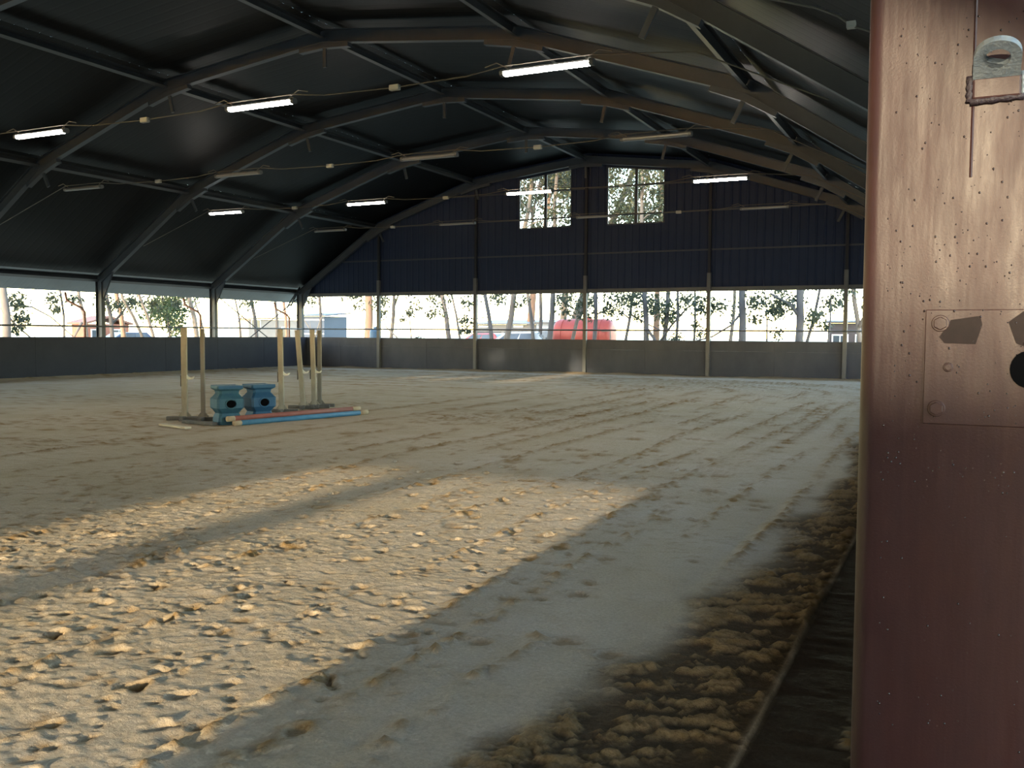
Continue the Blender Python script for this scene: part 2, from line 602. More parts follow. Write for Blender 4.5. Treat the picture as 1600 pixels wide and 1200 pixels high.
FRAME_NAMES = ["arched grey steel frame standing against the far end wall", "arched grey steel frame one bay in from the far end wall",
               "arched grey steel frame two bays in from the far end wall, middle of those seen", "arched grey steel frame crossing behind the three nearest lit tubes",
               "arched grey steel frame cut off by the top of the photo, rising from top left to right",
               "arched grey steel frame nearest the doorway, at the very top right corner"]
for k in range(6):
    t = empty("roof_frame", (XC, YE - k * BAY, 0))
    tag(t, FRAME_NAMES[k], "roof frame", "arched steel frames of the hall")
    for i, me in enumerate(seg_me):
        new_obj("column" if i in (0, 7) else "rafter", me, None, t)
    for me in splice_me:
        new_obj("splice_plate", me, None, t)
    for me in stub_me:
        new_obj("hanging_stub", me, None, t)
    for sx in (-1, 1):
        mb = MB()
        kx, kz = sx * A[3], ZK[3]
        dirx = Vector((-sx * (A[3] - A[2]), ZK[2] - ZK[3])).normalized()
        a, b = Vector((kx - sx * .14, kz - .75)), Vector((kx, kz)) + dirx * .85 + Vector((0, -.16))
        mb.prism([(a.x, a.y), (kx - sx * .12, kz - .1), (b.x, b.y)], 'y', -.03, .03)
        mb.build("knee_plate", M['steel'], t)

# purlins along the hall at every knot
PURLIN_NAMES = {-3: "grey eave beam along the left side above the open band", -2: "lowest grey purlin on the left roof slope, first above the eave",
                -1: "grey purlin on the left roof slope, next below the ridge", 0: "grey ridge purlin along the top of the roof",
                1: "grey purlin on the right roof slope, next below the ridge", 2: "lower grey purlin on the right roof slope beside the maroon post",
                3: "grey eave beam along the right side, behind the maroon post"}
for i in range(-3, 4):
    p = FP[4 + i]
    t = empty("purlin", (XC + p.x, 0, p.y))
    tag(t, PURLIN_NAMES[i], "purlin", "purlins along the hall")
    y0 = YE - 6 * BAY
    slope = {0: 0}.get(i, None)
    ang = 0 if i == 0 else math.copysign(math.atan2(ZK[abs(i) - 1] - ZK[min(3, abs(i) + 1) if abs(i) < 3 else 3], A[min(3, abs(i) + 1) if abs(i) < 3 else 3] - A[abs(i) - 1]), i)
    sec = [(-.07, -.10), (.07, -.10), (.07, -.085), (-.055, -.085), (-.055, .085), (.07, .085), (.07, .10), (-.07, .10)]
    ca, sa = math.cos(-ang), math.sin(-ang)
    sec = [(u * ca - v * sa, u * sa + v * ca + .03) for u, v in sec]
    if abs(i) == 3:
        sec = [(u, v + .02) for u, v in sec]
    for b in range(6):
        mb = MB().prism(sec, 'y', YE - b * BAY - .09, YE - (b + 1) * BAY + .09)
        mb.build("purlin_length", M['purlin'], t)

# ------------------------------------------------------------------ far end wall
wall_back = struct(empty("wall_back", (XC, YW, 0)))
def roof_z(x, drop=0.0):
    for a, b in zip(ROOF[:-1], ROOF[1:]):
        if a.x <= x <= b.x:
            return a.y + (b.y - a.y) * (x - a.x) / (b.x - a.x) - .02 - drop
    return ZK[3]
WIN = [(-3.05, -.70), (.88, 3.23)]
WIN_Z0 = 6.03
def win_top(x):
    return roof_z(x) - .50
def sheet_piece(parent, x0, x1, z0, ztop, m, yo=0.0, flip=1):
    """one vertical cladding sheet with ribs between x0 and x1"""
    ribs = max(1, int(round((x1 - x0) / .3)))
    prof = ribbed(x1 - x0, 0, ribs, .022)
    vs, fs = [], []
    for u, w in prof:
        vs.append((x0 + u, yo - w * flip, z0))
    for u, w in prof:
        vs.append((x0 + u, yo - w * flip, ztop(x0 + u)))
    n = len(prof)
    for k in range(n - 1):
        fs.append((k, k + 1, n + k + 1, n + k))
    me = mesh("cladding_sheet", vs, fs)
    return new_obj("cladding_sheet", me, m, parent)
def gable(parent, zbase, m, xmin=-A[3], xmax=A[3], flip=1):
    cuts = sorted(set([xmin, xmax] + [v for w in WIN for v in w] + [-A[2], -A[1], 0, A[1], A[2]]))
    cuts = [c for c in cuts if xmin <= c <= xmax]
    xs = []
    for a, b in zip(cuts[:-1], cuts[1:]):
        n = max(1, int(round((b - a) / 1.2)))
        xs += [a + (b - a) * k / n for k in range(n)]
    xs.append(cuts[-1])
    for a, b in zip(xs[:-1], xs[1:]):
        if a < xmin - 1e-6 or b > xmax + 1e-6:
            continue
        c = (a + b) / 2
        inw = [w for w in WIN if w[0] < c < w[1]]
        if inw:
            sheet_piece(parent, a, b, zbase, lambda x: WIN_Z0, m, 0, flip)
            # strip above the window
            mb = MB()
            mb.add([(a, 0, win_top(a)), (b, 0, win_top(b)), (b, 0, roof_z(b) + .12), (a, 0, roof_z(a) + .12)], [(0, 1, 2, 3)])
            mb.build("cladding_sheet", m, parent, fix=False)
        else:
            sheet_piece(parent, a, b, zbase, lambda x: roof_z(x) + .12, m, 0, flip)
gable(wall_back, Z_OPEN, M['clad'])
# end wall posts at the knot lines, head beam over the open band, girts
for i in range(-2, 3):
    x = math.copysign(A[abs(i)], i)
    MB().box(x - .07, x + .07, -.20, -.05, -.1, 4.0).build("post", M['beam'], wall_back)  # lower length painted lighter, as lit from the open band
    MB().box(x - .05, x + .05, -.15, -.05, 4.0, roof_z(x) - .34).build("upper_post", M['post_shade'], wall_back)  # same post, painted darker for the shade above the band
for s in range(6):
    xa, xb = FP[1 + s].x, FP[2 + s].x
    MB().box(xa + .075, xb - .075, -.13, -.01, Z_OPEN, Z_OPEN + .16).build("head_beam", M['beam'], wall_back)
for z in (6.40, 7.53, 4.9):
    half = max(x for x in np.arange(0, 14.4, .05) if roof_z(x) > z + .2)
    MB().box(-half, half, -.06, -.028, z - .03, z + .03).build("girt", M['glassframe'], wall_back)
# kick boards: a lower and an upper board per bay
def kick_boards(parent, edges, axis, m, face, th=.05, zs=((-.1, .9985), (1.0, Z_KICK))):
    for a, b in zip(edges[:-1], edges[1:]):
        for z0, z1 in zs:
            mb = MB()
            if axis == 'x':
                mb.box(a + .002, b - .002, face - (.012 if z0 > .5 else 0), face + th, z0, z1)
            else:
                mb.box(face, face + th, a + .002, b - .002, z0, z1)
            bevel(mb.build("kick_board", m, parent), .006, 1)
ed = []
for a, b in zip([-A[3], -A[2], -A[1], 0, A[1], A[2]], [-A[2], -A[1], 0, A[1], A[2], A[3]]):
    ed += [a, (a + b) / 2]
ed.append(A[3])
kick_boards(wall_back, ed, 'x', M['kick_grey'], -.05)

# windows in the far gable
for k, (a, b) in enumerate(WIN):
    w = struct(empty("window_%d" % (k + 1), (XC + (a + b) / 2, YW, WIN_Z0)))
    ha = (b - a) / 2
    za, zb, zm = win_top(a) - WIN_Z0, win_top(b) - WIN_Z0, win_top((a + b) / 2) - WIN_Z0
    mb = MB()
    mb.bar((-ha, -.02, 0), (ha, -.02, 0), .06, .05)
    mb.bar((-ha, -.02, 0), (-ha, -.02, za), .06, .05, (1, 0, 0))
    mb.bar((ha, -.02, 0), (ha, -.02, zb), .06, .05, (1, 0, 0))
    mb.bar((-ha, -.02, za), (ha, -.02, zb), .06, .05)
    mb.build("window_frame", M['glassframe'], w)
    MB().bar((.03, -.02, 0), (.03, -.02, zm), .12, .06, (0, 1, 0)).build("mullion", M['glassframe'], w)
    for u0, u1 in ((-ha, -.03), (.09, ha)):
        zz = lambda u: za + (zb - za) * (u + ha) / (2 * ha)
        mb = MB().add([(u0, 0, 0), (u1, 0, 0), (u1, 0, zz(u1)), (u0, 0, zz(u0))], [(0, 1, 2, 3)])
        mb.build("pane", M['pane'], w, fix=False)

# ------------------------------------------------------------------ left wall
wall_left = struct(empty("wall_left", (XL, 0, 0)))
ys = [YW - .05] + [YE - k * BAY / 2 for k in range(1, 17)]
ys = sorted(ys)
kick_boards(wall_left, ys, 'y', M['kick_shaded'], .17, zs=((-.1, Z_KICK),))
wall_right = struct(empty("wall_right", (XR, 0, 0)))
ysr = sorted([YW - .05] + [YE - k * BAY / 2 for k in range(1, 12)] + [2.1])
kick_boards(wall_right, ysr, 'y', M['kick_grey'], -.2, zs=((-.1, Z_KICK),))

# ------------------------------------------------------------------ near gable (behind the camera)
wall_front = struct(empty("wall_front", (XC, YN, 0)))
gable(wall_front, 3.08, M['clad'], xmax=.20 - XC, flip=-1)
kick_boards(wall_front, [-A[3] + .1, -A[2], -A[1], 0, A[1], A[2], -2.22 - XC], 'x', M['kick_grey'], 0)
MB().box(-2.22 - XC, .16 - XC, -.06, .06, -.1, Z_OPEN + .3).build("door_panel", M['clad'], wall_front)
for i in range(-2, 2):
    x = math.copysign(A[abs(i)], i)
    MB().box(x - .07, x + .07, .05, .20, -.1, roof_z(x) - .34).build("post", M['steel'], wall_front)

door = struct(empty("sky_blocker", (.92, -4.9, 0)))  # added leaf behind the camera, cuts sky light on the near floor
for k in range(4):
    o = MB().box(-.04, .04, -5.2 + 2.6 * k + .004, -2.6 + 2.6 * k - .004, .02, 3.2).build("blocker_board", M['clad'], door)
    bevel(o, .008, 1)
MB().box(-.08, -.04, -5.2, 5.2, .25, .40).build("blocker_rail", M['steel'], door)
MB().box(-.08, -.04, -5.2, 5.2, 2.7, 2.85).build("blocker_rail", M['steel'], door)

# ------------------------------------------------------------------ rails
def rail(name, p, q, label, parent=None, n=8):
    mb = MB().tube([p, q], .031, n)
    o = mb.build(name, M['pipe'], None, True)
    tag(o, label, "rail", "guard rails across the open band")
    return o
rail("guard_rail", (XL + .2, YW - .25, Z_RAIL), (XL + .2, YN + .3, Z_RAIL), "thin dark pipe rail along the left side above the dark kick boards")
rail("guard_rail", (XL + .2, YW - .23, Z_RAIL), (XR - .2, YW - .23, Z_RAIL), "thin dark pipe rail across the far end above the grey kick boards")

# ------------------------------------------------------------------ downpipes beside the left columns
DPN = ["brown downpipe beside the far left corner column", "brown downpipe beside the left column one bay from the far corner", "brown downpipe beside the left column two bays from the far corner, nearest one"]
for k in range(3):
    y = YE - k * BAY
    x = XL - .32
    pts = [(XL - .95, y - .72, 3.02), (XL - .90, y - .70, 2.72), (x - .1, y - .48, 2.45), (x, y - .42, 2.30), (x, y - .42, 0.0)]
    o = MB().tube(pts, .045, 10).build("downpipe", M['downpipe'], None, True)
    tag(o, DPN[k], "downpipe", "downpipes on the left side")

# cross bracing rods in the last left bay
for k, (za, zb) in enumerate(((.2, 3.2), (3.2, .2))):
    o = MB().tube([(XL - .05, YE - BAY + .15, za), (XL - .05, YE - .15, zb)], .022, 6).build("brace_rod", M['pipe'])
    tag(o, ["dark brace rod in the last left bay rising to the far corner", "dark brace rod in the last left bay falling to the far corner"][k], "brace")
for k in range(2):
    o = MB().bar((XL + .05, YE - 1.05 + .3 * k, 2.75 + .1 * k), (XL + .05, YE - .1, 3.75), .05, .05).build("knee_brace", M['steel'])
    tag(o, ["outer short diagonal knee brace at the far left corner column", "inner short diagonal knee brace at the far left corner column"][k], "brace")

# ------------------------------------------------------------------ hanging tube lights on cables
ROWS = [("nearest", YE - 4 * BAY, 5.49, [(-16.45, 1), (-10.91, 1), (-5.57, 1)]),
        ("second", YE - 3 * BAY, 5.60, [(-22.19, 0), (-16.58, 0), (-10.98, 0), (-5.67, 0)]),
        ("third", YE - 2 * BAY, 5.61, [(-22.29, 1), (-16.63, 1), (-11.10, 1), (-5.70, 1)]),
        ("farthest", YE - BAY, 5.60, [(-22.28, 0), (-16.61, 0), (-11.21, 0), (-5.67, 0)])]
POS = {3: ["left", "middle", "right"], 4: ["leftmost", "second from left", "third from left", "rightmost"]}
def lamp(x, y, z, on, label):
    t = empty("tube_light", (x, y, z))
    tag(t, label, "light", "tube lights hung across the hall")
    L = 1.42
    mb = MB().prism([(-.05, .0), (.05, .0), (.035, .035), (-.035, .035)], 'x', -L / 2, L / 2)
    mb.build("housing", M['fitting'], t)
    poly = [(-.06, .003), (-.056, -.032), (-.03, -.05), (.03, -.05), (.056, -.032), (.06, .003)]
    mb = MB().prism(poly, 'x', -L / 2 + .03, L / 2 - .03)
    mb.build("diffuser", M['tube_on'] if on else M['tube_off'], t)
    for s in (-1, 1):
        mb = MB().prism([(-.063, .006), (-.06, -.036), (-.03, -.054), (.03, -.054), (.06, -.036), (.063, .006), (.04, .04), (-.04, .04)], 'x', s * L / 2 - .03, s * L / 2 + .03)
        mb.build("end_cap", M['fitting'], t)
        mb = MB().tube([(s * (L / 2 - .1), 0, .05), (s * (L / 2 + .10), 0, .16), (s * (L / 2 + .3), 0, .115)], .010, 5)
        mb.build("hook_wire", M['cable'], t)
    return t
for nm, y, z, ls in ROWS:
    for (x, on), w in zip(ls, POS[len(ls)]):
        lamp(x, y, z, on, "%s %s tube light of the %s hanging row" % (w, "lit" if on else "unlit", nm))
    # cable, sagging between the lamps
    pts = [(XC - 12.25, y, 4.62)] + ([(-22.3, y, z + .10)] if len(ls) == 3 else [])
    xs = [l[0] for l in ls]
    prev = None
    for x in xs:
        if prev is not None:
            for f in (.25, .5, .75):
                xx = prev + (x - prev) * f
                pts.append((xx, y + .01, z + .10 - .10 * (1 - (2 * f - 1) ** 2)))
        pts += [(x - .7, y, z + .10), (x + .7, y, z + .10)]
        prev = x
    pts += [(prev + 2.2, y, z - .05), (XC + 12.25, y, 4.62)]
    c = empty("lamp_cable", (0, 0, 0))
    tag(c, "thin cable strung across the hall carrying the %s row of tube lights" % nm, "cable", "cables of the tube lights")
    MB().tube(pts, .011, 5).build("cable_line", M['cable'], c)
    for x0, x1 in zip(xs[:-1], xs[1:]):
        xm = (x0 + x1) / 2 + .05
        b = MB().box(xm - .09, xm + .09, y - .04, y + .04, z - .05, z + .04).build("junction_box", M['jbox'], c)
        bevel(b, .012)
# cable with chain near the top right
t = empty("lamp_chain", (0, 0, 0))
tag(t, "dark hanging chain and lamp cable at the top right, under the roof", "chain")
YC = YE - 5 * BAY
def KP(x, z):                      # along the cable of the nearest frame
    return Vector((x * .708, YC, 1.6 + (z - 1.6) * .708))
mb = MB()
for k in range(9):
    p = KP(-1.40 + .028 * k, 4.86 - .014 * k)
    a = k % 2
    ring = [p + Vector((.016 * math.cos(q), (.009 * math.sin(q) if a else 0), (0 if a else .009 * math.sin(q)))) for q in np.linspace(0, 2 * math.pi, 9)]
    mb.tube(ring, .0032, 5, False)
mb.build("chain_links", M['pipe'], t)
MB().tube([KP(-3.2, 5.45), KP(-1.9, 5.02), KP(-1.40, 4.85), KP(-1.19, 4.74), KP(-1.06, 4.63), KP(-.85, 4.535), KP(-.72, 4.50)], .009, 6).build("cable_line", M['cable'], t)
q = KP(-1.06, 4.635)
MB().box(q.x - .03, q.x + .03, q.y - .03, q.y + .03, q.z - .02, q.z + .02).build("connector", M['jbox'], t)

# ------------------------------------------------------------------ maroon post at the doorway
def maroon_mat():
    m = bpy.data.materials.new("wet_maroon_paint")
    m.use_nodes = True
    nt = m.node_tree
    b = nt.nodes["Principled BSDF"]
    tc = nt.nodes.new("ShaderNodeTexCoord")
    def noise(sc, det, st=(1, 1, 1)):
        mp = nt.nodes.new("ShaderNodeMapping")
        mp.inputs["Scale"].default_value = st
        nt.links.new(tc.outputs["Object"], mp.inputs[0])
        n = nt.nodes.new("ShaderNodeTexNoise")
        n.inputs["Scale"].default_value = sc
        n.inputs["Detail"].default_value = det
        n.inputs["Roughness"].default_value = .7
        nt.links.new(mp.outputs[0], n.inputs["Vector"])
        return n
    n = noise(14, 6, (2.2, 1, .6))
    r = nt.nodes.new("ShaderNodeValToRGB")
    r.color_ramp.elements[0].position = .3
    r.color_ramp.elements[0].color = (.027, .0065, .0075, 1)
    r.color_ramp.elements[1].position = .72
    r.color_ramp.elements[1].color = (.040, .0115, .0115, 1)
    nt.links.new(n.outputs["Fac"], r.inputs[0])
    nt.links.new(r.outputs[0], b.inputs["Base Color"])
    n2 = noise(9, 5, (3, 1, .5))
    mr = nt.nodes.new("ShaderNodeMapRange")
    mr.inputs[1].default_value, mr.inputs[2].default_value = .3, .7
    mr.inputs[3].default_value, mr.inputs[4].default_value = .41, .58
    nt.links.new(n2.outputs["Fac"], mr.inputs[0])
    nt.links.new(mr.outputs[0], b.inputs["Roughness"])
    b.inputs["Specular IOR Level"].default_value = .46
    n3 = noise(260, 3)
    bp = nt.nodes.new("ShaderNodeBump")
    bp.inputs["Strength"].default_value = .25
    bp.inputs["Distance"].default_value = .0012
    nt.links.new(n3.outputs["Fac"], bp.inputs["Height"])
    n4 = noise(5, 3, (4, 1, .35))
    bp2 = nt.nodes.new("ShaderNodeBump")
    bp2.inputs["Strength"].default_value = .2
    bp2.inputs["Distance"].default_value = .008
    nt.links.new(n4.outputs["Fac"], bp2.inputs["Height"])
    nt.links.new(bp.outputs[0], bp2.inputs["Normal"])
    nt.links.new(bp2.outputs[0], b.inputs["Normal"])
    return m
M['maroon'] = maroon_mat()
M['lug'] = mat("blue_grey_steel", (.20, .25, .31), .45, .3, (.30, .34, .38), 40, .2, 200)
M['hole'] = mat("recess_shade_paint", (.0025, .0025, .003), .9, spec=.05)
M['water'] = mat("water_drop", (.022, .012, .012), .08, 0, spec=.6)
M['stain'] = mat("wet_dark_paint", (.012, .006, .006), .6, 0, (.020, .010, .010), 30, spec=.2)
M['weld'] = mat("lug_shadow_weld", (.020, .013, .020), .6, 0, (.035, .024, .034), 60, .3, 200)  # dark purple paints the lug's cast shadow onto the beads
PY = 1.5
post = empty("door_post", (.055, PY, 0))
tag(post, "wet maroon steel door post filling the right side, with lug and bolted plate", "post")
x0, x1, y1, rad = -.194, .25, .36, .022
outl = []
for cx, cy, a0 in ((x0 + rad, rad, math.pi), (x1 - rad, rad, 1.5 * math.pi), (x1 - rad, y1 - rad, 0), (x0 + rad, y1 - rad, .5 * math.pi)):
    for k in range(7):
        a = a0 + k * math.pi / 12
        outl.append((cx + rad * math.cos(a), cy + rad * math.sin(a)))
o = MB().prism(outl, 'z', -.1, 3.55).build("post_shaft", M['maroon'], post)
bevel(o, .0005, 1)
for p in o.data.polygons:
    p.use_smooth = len(p.vertices) == 4 and p.area < 60
try:
    o.data.set_sharp_from_angle(angle=math.radians(35))
except Exception:
    pass
MB().prism([(-.0545, .002), (-.0505, -.0022), (-.0465, .002)], 'z', 1.83, 3.5).build("seam_weld", M['maroon'], post)
# bolted cover plate
plate = MB().box(-.104, .215, -.0035, .002, 1.472, 1.640).build("cover_plate", M['maroon'], post)
bevel(plate, .001, 1)
def hexbolt(x, z, r, h, name="bolt"):
    mb = MB()
    n = 6
    ring = [(x + r * math.cos(math.pi / 6 + k * math.pi / 3), z + r * math.sin(math.pi / 6 + k * math.pi / 3)) for k in range(n)]
    mb.prism(ring, 'y', -.0035 - h, -.003)
    circ = [(x + 1.25 * r * math.cos(k * math.pi / 8), z + 1.25 * r * math.sin(k * math.pi / 8)) for k in range(16)]
    mb.prism(circ, 'y', -.0055, -.003)
    bevel(mb.build(name, M['maroon'], post), .0008, 1)
hexbolt(-.084, 1.620, .0098, .006)
hexbolt(-.086, 1.495, .0098, .006)
hexbolt(-.072, 1.556, .0055, .004)
# lock hole as a flat disc, its inner shade painted black
circ = [(.031 + .0235 * math.cos(k * math.pi / 14), 1.555 + .0265 * math.sin(k * math.pi / 14)) for k in range(28)]
MB().prism(circ, 'y', -.0048, -.002).build("lock_hole_disc", M['hole'], post)
# wet stains on the plate
def blob(poly, name):
    MB().prism(poly, 'y', -.0041, -.003).build(name, M['stain'], post)
blob([(-.070, 1.625), (-.032, 1.631), (-.029, 1.618), (-.037, 1.590), (-.078, 1.591), (-.085, 1.600)], "wet_stain")
blob([(.004, 1.622), (.022, 1.637), (.09, 1.637), (.09, 1.575), (.03, 1.585), (.014, 1.592)], "wet_stain")
# welded lifting lug
lug = MB()
zc = 1.957
MBx = MB().box(-.052, .010, -.010, .001, 1.938, 1.968)
b0 = MBx.build("lug_base", M['maroon'], post)
bevel(b0, .003)
for (a, b, r) in (((-.055, -.004, 1.972), (-.055, -.004, 1.936), .0055), ((-.055, -.004, 1.936), (.013, -.004, 1.939), .0055), ((.013, -.004, 1.939), (.013, -.004, 1.972), .0055)):
    pts = [Vector(a).lerp(Vector(b), k / 7) for k in range(8)]
    MB().tube(pts, [r * (1 + .18 * math.sin(9.1 * k)) for k in range(8)], 7).build("weld_bead", M['lug'] if a[0] > 0 and b[0] > 0 else M['weld'], post, True)
def lug_ring():
    w, Lr, rh, n = .030, .052, .0165, 20
    outer, inner = [], []
    # outline in (u, v): v = 0 at the weld, v = Lr + w at the tip
    for k in range(n + 1):
        a = -math.pi * 0 + math.pi * k / n
        outer.append((w * math.cos(a), Lr * .75 + w * math.sin(a)))
    outer.append((-w, 0)); outer.append((w, 0))
    m2 = len(outer)
    inner = [(rh * math.cos(2 * math.pi * k / m2), Lr * .72 + rh * math.sin(2 * math.pi * k / m2)) for k in range(m2)]
    th = .010
    vs = [(u, v, -th / 2) for u, v in outer] + [(u, v, -th / 2) for u, v in inner] + [(u, v, th / 2) for u, v in outer] + [(u, v, th / 2) for u, v in inner]
    fs = []
    for k in range(m2):
        j = (k + 1) % m2
        fs += [(k, j, m2 + j, m2 + k), (2 * m2 + k, 3 * m2 + k, 3 * m2 + j, 2 * m2 + j), (k, 2 * m2 + k, 2 * m2 + j, j), (m2 + k, m2 + j, 3 * m2 + j, 3 * m2 + k)]
    mb = MB().add(vs, fs)
    o = mb.build("lug_eye", M['lug'], post)
    bevel(o, .0018)
    t = math.radians(33)            # the eye leans out from the post, tip up
    ex = Vector((1, 0, 0)); ev = Vector((0, -math.cos(t), math.sin(t))); ew = ex.cross(ev)
    mm = Matrix((ex, ev, ew)).transposed().to_4x4()
    mm.translation = Vector((-.022, -.004, 1.968))
    o.matrix_local = mm
    return o
lug_ring()
# rain drops on the paint
dr = random.Random(9)
db = MB()
for k in range(620):
    x = dr.uniform(-.16, .20)
    z = dr.choice([dr.uniform(1.35, 1.75), dr.uniform(1.62, 2.06), dr.uniform(1.0, 2.06)])
    r = dr.choice([.0007, .0009, .0012, .0017])
    y = -.0035 if (-.104 < x < .215 and 1.472 < z < 1.64) else 0
    vs = [(x, y - r * .7, z)]
    for k2 in range(6):
        a = k2 * math.pi / 3
        vs.append((x + r * .7 * math.cos(a), y - r * .45, z + r * .8 * math.sin(a)))
    for k2 in range(6):
        a = k2 * math.pi / 3
        vs.append((x + r * math.cos(a), y, z + r * 1.15 * math.sin(a)))
    fs = [(0, 1 + (k2 + 1) % 6, 1 + k2) for k2 in range(6)] + [(1 + k2, 1 + (k2 + 1) % 6, 7 + (k2 + 1) % 6, 7 + k2) for k2 in range(6)]
    db.add(vs, fs)
o = db.build("rain_drops", M['water'], post, True)
o["kind"] = "stuff"

# ------------------------------------------------------------------ jump equipment
M['standtimber'] = mat("pale_painted_timber", (.25, .215, .16), .8, 0, (.36, .32, .25), 6, .2, 40, stretch=(1, 1, .25))
M['standgrey'] = mat("grey_bare_timber", (.15, .135, .115), .8, 0, (.20, .18, .15), 7, .2, 40, stretch=(1, 1, .25))
M['foot'] = mat("dark_foot_timber", (.085, .08, .075), .8, 0, (.13, .12, .11), 8)
M['plank'] = mat("pale_plank", (.50, .42, .29), .8, 0, (.60, .52, .38), 9, stretch=(.3, 1, 1))
M['cup'] = mat("white_plastic_cup", (.62, .60, .50), .5)
M['blue'] = mat("blue_moulded_plastic", (.013, .070, .15), .6, 0, (.019, .09, .18), 3, .1, 20)
M['teal'] = mat("sun_faded_blue_plastic", (.020, .078, .13), .6, 0, (.036, .11, .145), 5, .1, 20)
M['red'] = mat("faded_red_pole_paint", (.25, .085, .068), .65, 0, (.31, .115, .09), 5)
M['ltblue'] = mat("light_blue_pole_paint", (.045, .17, .30), .6, 0, (.065, .21, .34), 5)
M['bare'] = mat("bare_pole_wood", (.38, .29, .18), .8, 0, (.46, .36, .24), 12)
M['pin'] = mat("black_pin", (.02, .02, .02), .5)

def standard(x, y, top, lean, mt, label, side=.095, cup=True, rz=.3, dirt=0):
    t = empty("jump_stand", (x, y, 0), rz)
    tag(t, label, "jump stand", "wooden jump stands on the sand")
    h = side / 2
    o = MB().box(-h, h, -h, h, .05, top).build("upright", mt, t)
    o.rotation_euler = (0, lean, 0)
    bevel(o, .008)
    for k, (a, b) in enumerate((((-.32, 0), (.32, 0)), ((0, -.3), (0, .3)))):
        mb = MB().bar((a[0], a[1], .045 + .004 * k), (b[0], b[1], .045 + .004 * k), .075, .07)
        bevel(mb.build("foot", M['foot'], t), .006, 1)
    for sgn in (-1, 1):
        mb = MB().prism([(sgn * h, .08), (sgn * (h + .07), .08), (sgn * h, .17)], 'y', -.016, .016)
        mb.build("corner_block", mt, t)
    if cup:
        lx = math.sin(lean) * .8
        mb = MB().prism([(h + lx, .76), (h + .03 + lx, .745), (h + .10 + lx, .755), (h + .13 + lx, .80), (h + .11 + lx, .80), (h + .07 + lx, .775), (h + .02 + lx, .80), (h + lx, .83)], 'y', -.035, .035)
        mb.build("pole_cup", M['cup'], t)
        MB().box(-h - .022 + lx, -h + lx, -.012, .012, .62, .82).build("pin", M['pin'], t)
    return t
standard(-12.60, 12.44, 1.675, 0.0, M['standtimber'], "pale speckled wooden jump stand left of the blue blocks, standing in front", rz=.55)
standard(-12.22, 12.50, 1.66, 0.0, M['standgrey'], "thin grey wooden jump stand close behind the leftmost one", .07, False, .55)
standard(-12.17, 14.58, 1.67, -.015, M['standtimber'], "pale wooden jump stand just right of the blue blocks", rz=.5)
standard(-12.40, 15.55, 1.66, -.075, M['standtimber'], "leaning wooden jump stand, second to the right of the blue blocks", rz=.5)
standard(-12.33, 15.82, 1.67, -.025, M['standtimber'], "pale front stand of the touching rightmost pair of jump stands", rz=.5)
standard(-12.40, 16.09, 1.66, 0.0, M['standgrey'], "grey back stand of the touching rightmost pair of jump stands", .085, False, .5)

def block(x, y, rz, m, m2, label):
    t = empty("jump_block", (x, y, 0), rz)
    tag(t, label, "jump block", "blue plastic jump blocks")
    # half widths along (u) and across (w) by height: foot, waist, belly, waist, head
    prof = [(0, .19, .185), (.06, .205, .20), (.13, .195, .19), (.20, .17, .165), (.25, .20, .195), (.29, .235, .225), (.45, .235, .225), (.49, .20, .195), (.54, .165, .16), (.59, .175, .17), (.62, .225, .215), (.64, .23, .22), (.675, .225, .215)]
    vs, fs = [], []
    def ring(a, b, z):
        c = .035
        return [(-a + c, -b, z), (a - c, -b, z), (a, -b + c, z), (a, b - c, z), (a - c, b, z), (-a + c, b, z), (-a, b - c, z), (-a, -b + c, z)]
    for z, a, b in prof:
        vs += ring(a, b, z)
    n = 8
    for i in range(len(prof) - 1):
        for k in range(n):
            j = (k + 1) % n
            fs.append((i * n + k, i * n + j, (i + 1) * n + j, (i + 1) * n + k))
    fs.append(tuple(range(n))[::-1])
    fs.append(tuple((len(prof) - 1) * n + k for k in range(n)))
    MB().add(vs, fs).build("block_body", m, t)
    for sgn in (-1, 1):
        circ = [(.078 * math.cos(k * math.pi / 10), .365 + .066 * math.sin(k * math.pi / 10)) for k in range(20)]
        y0 = sgn * .226
        MB().prism(circ, 'y', y0 - .012, y0 + .003).build("recess_disc", M['hole'], t)  # flat disc, the shade inside the recess painted dark
        rim = [(.095 * math.cos(q), y0, .365 + .084 * math.sin(q)) for q in np.linspace(0, 2 * math.pi, 21)]
        MB().tube(rim, .014, 6, False).build("recess_rim", m, t, True)
        MB().box(-.21, .21, sgn * .195 - .03, sgn * .195 + .035, .63, .68).build("head_lip", m2, t)
    return t
AX = math.atan2(.95, .31)
ux, uy = math.cos(AX), math.sin(AX)
bx, by = -11.50, 12.33
block(bx, by, AX - .20, M['teal'], M['blue'], "faded blue plastic jump block, nearer one, in front of its twin")
block(bx + ux * .61 + .02, by + uy * .61, AX - .10, M['blue'], M['blue'], "bright blue plastic jump block, farther one, beside the pale stand")

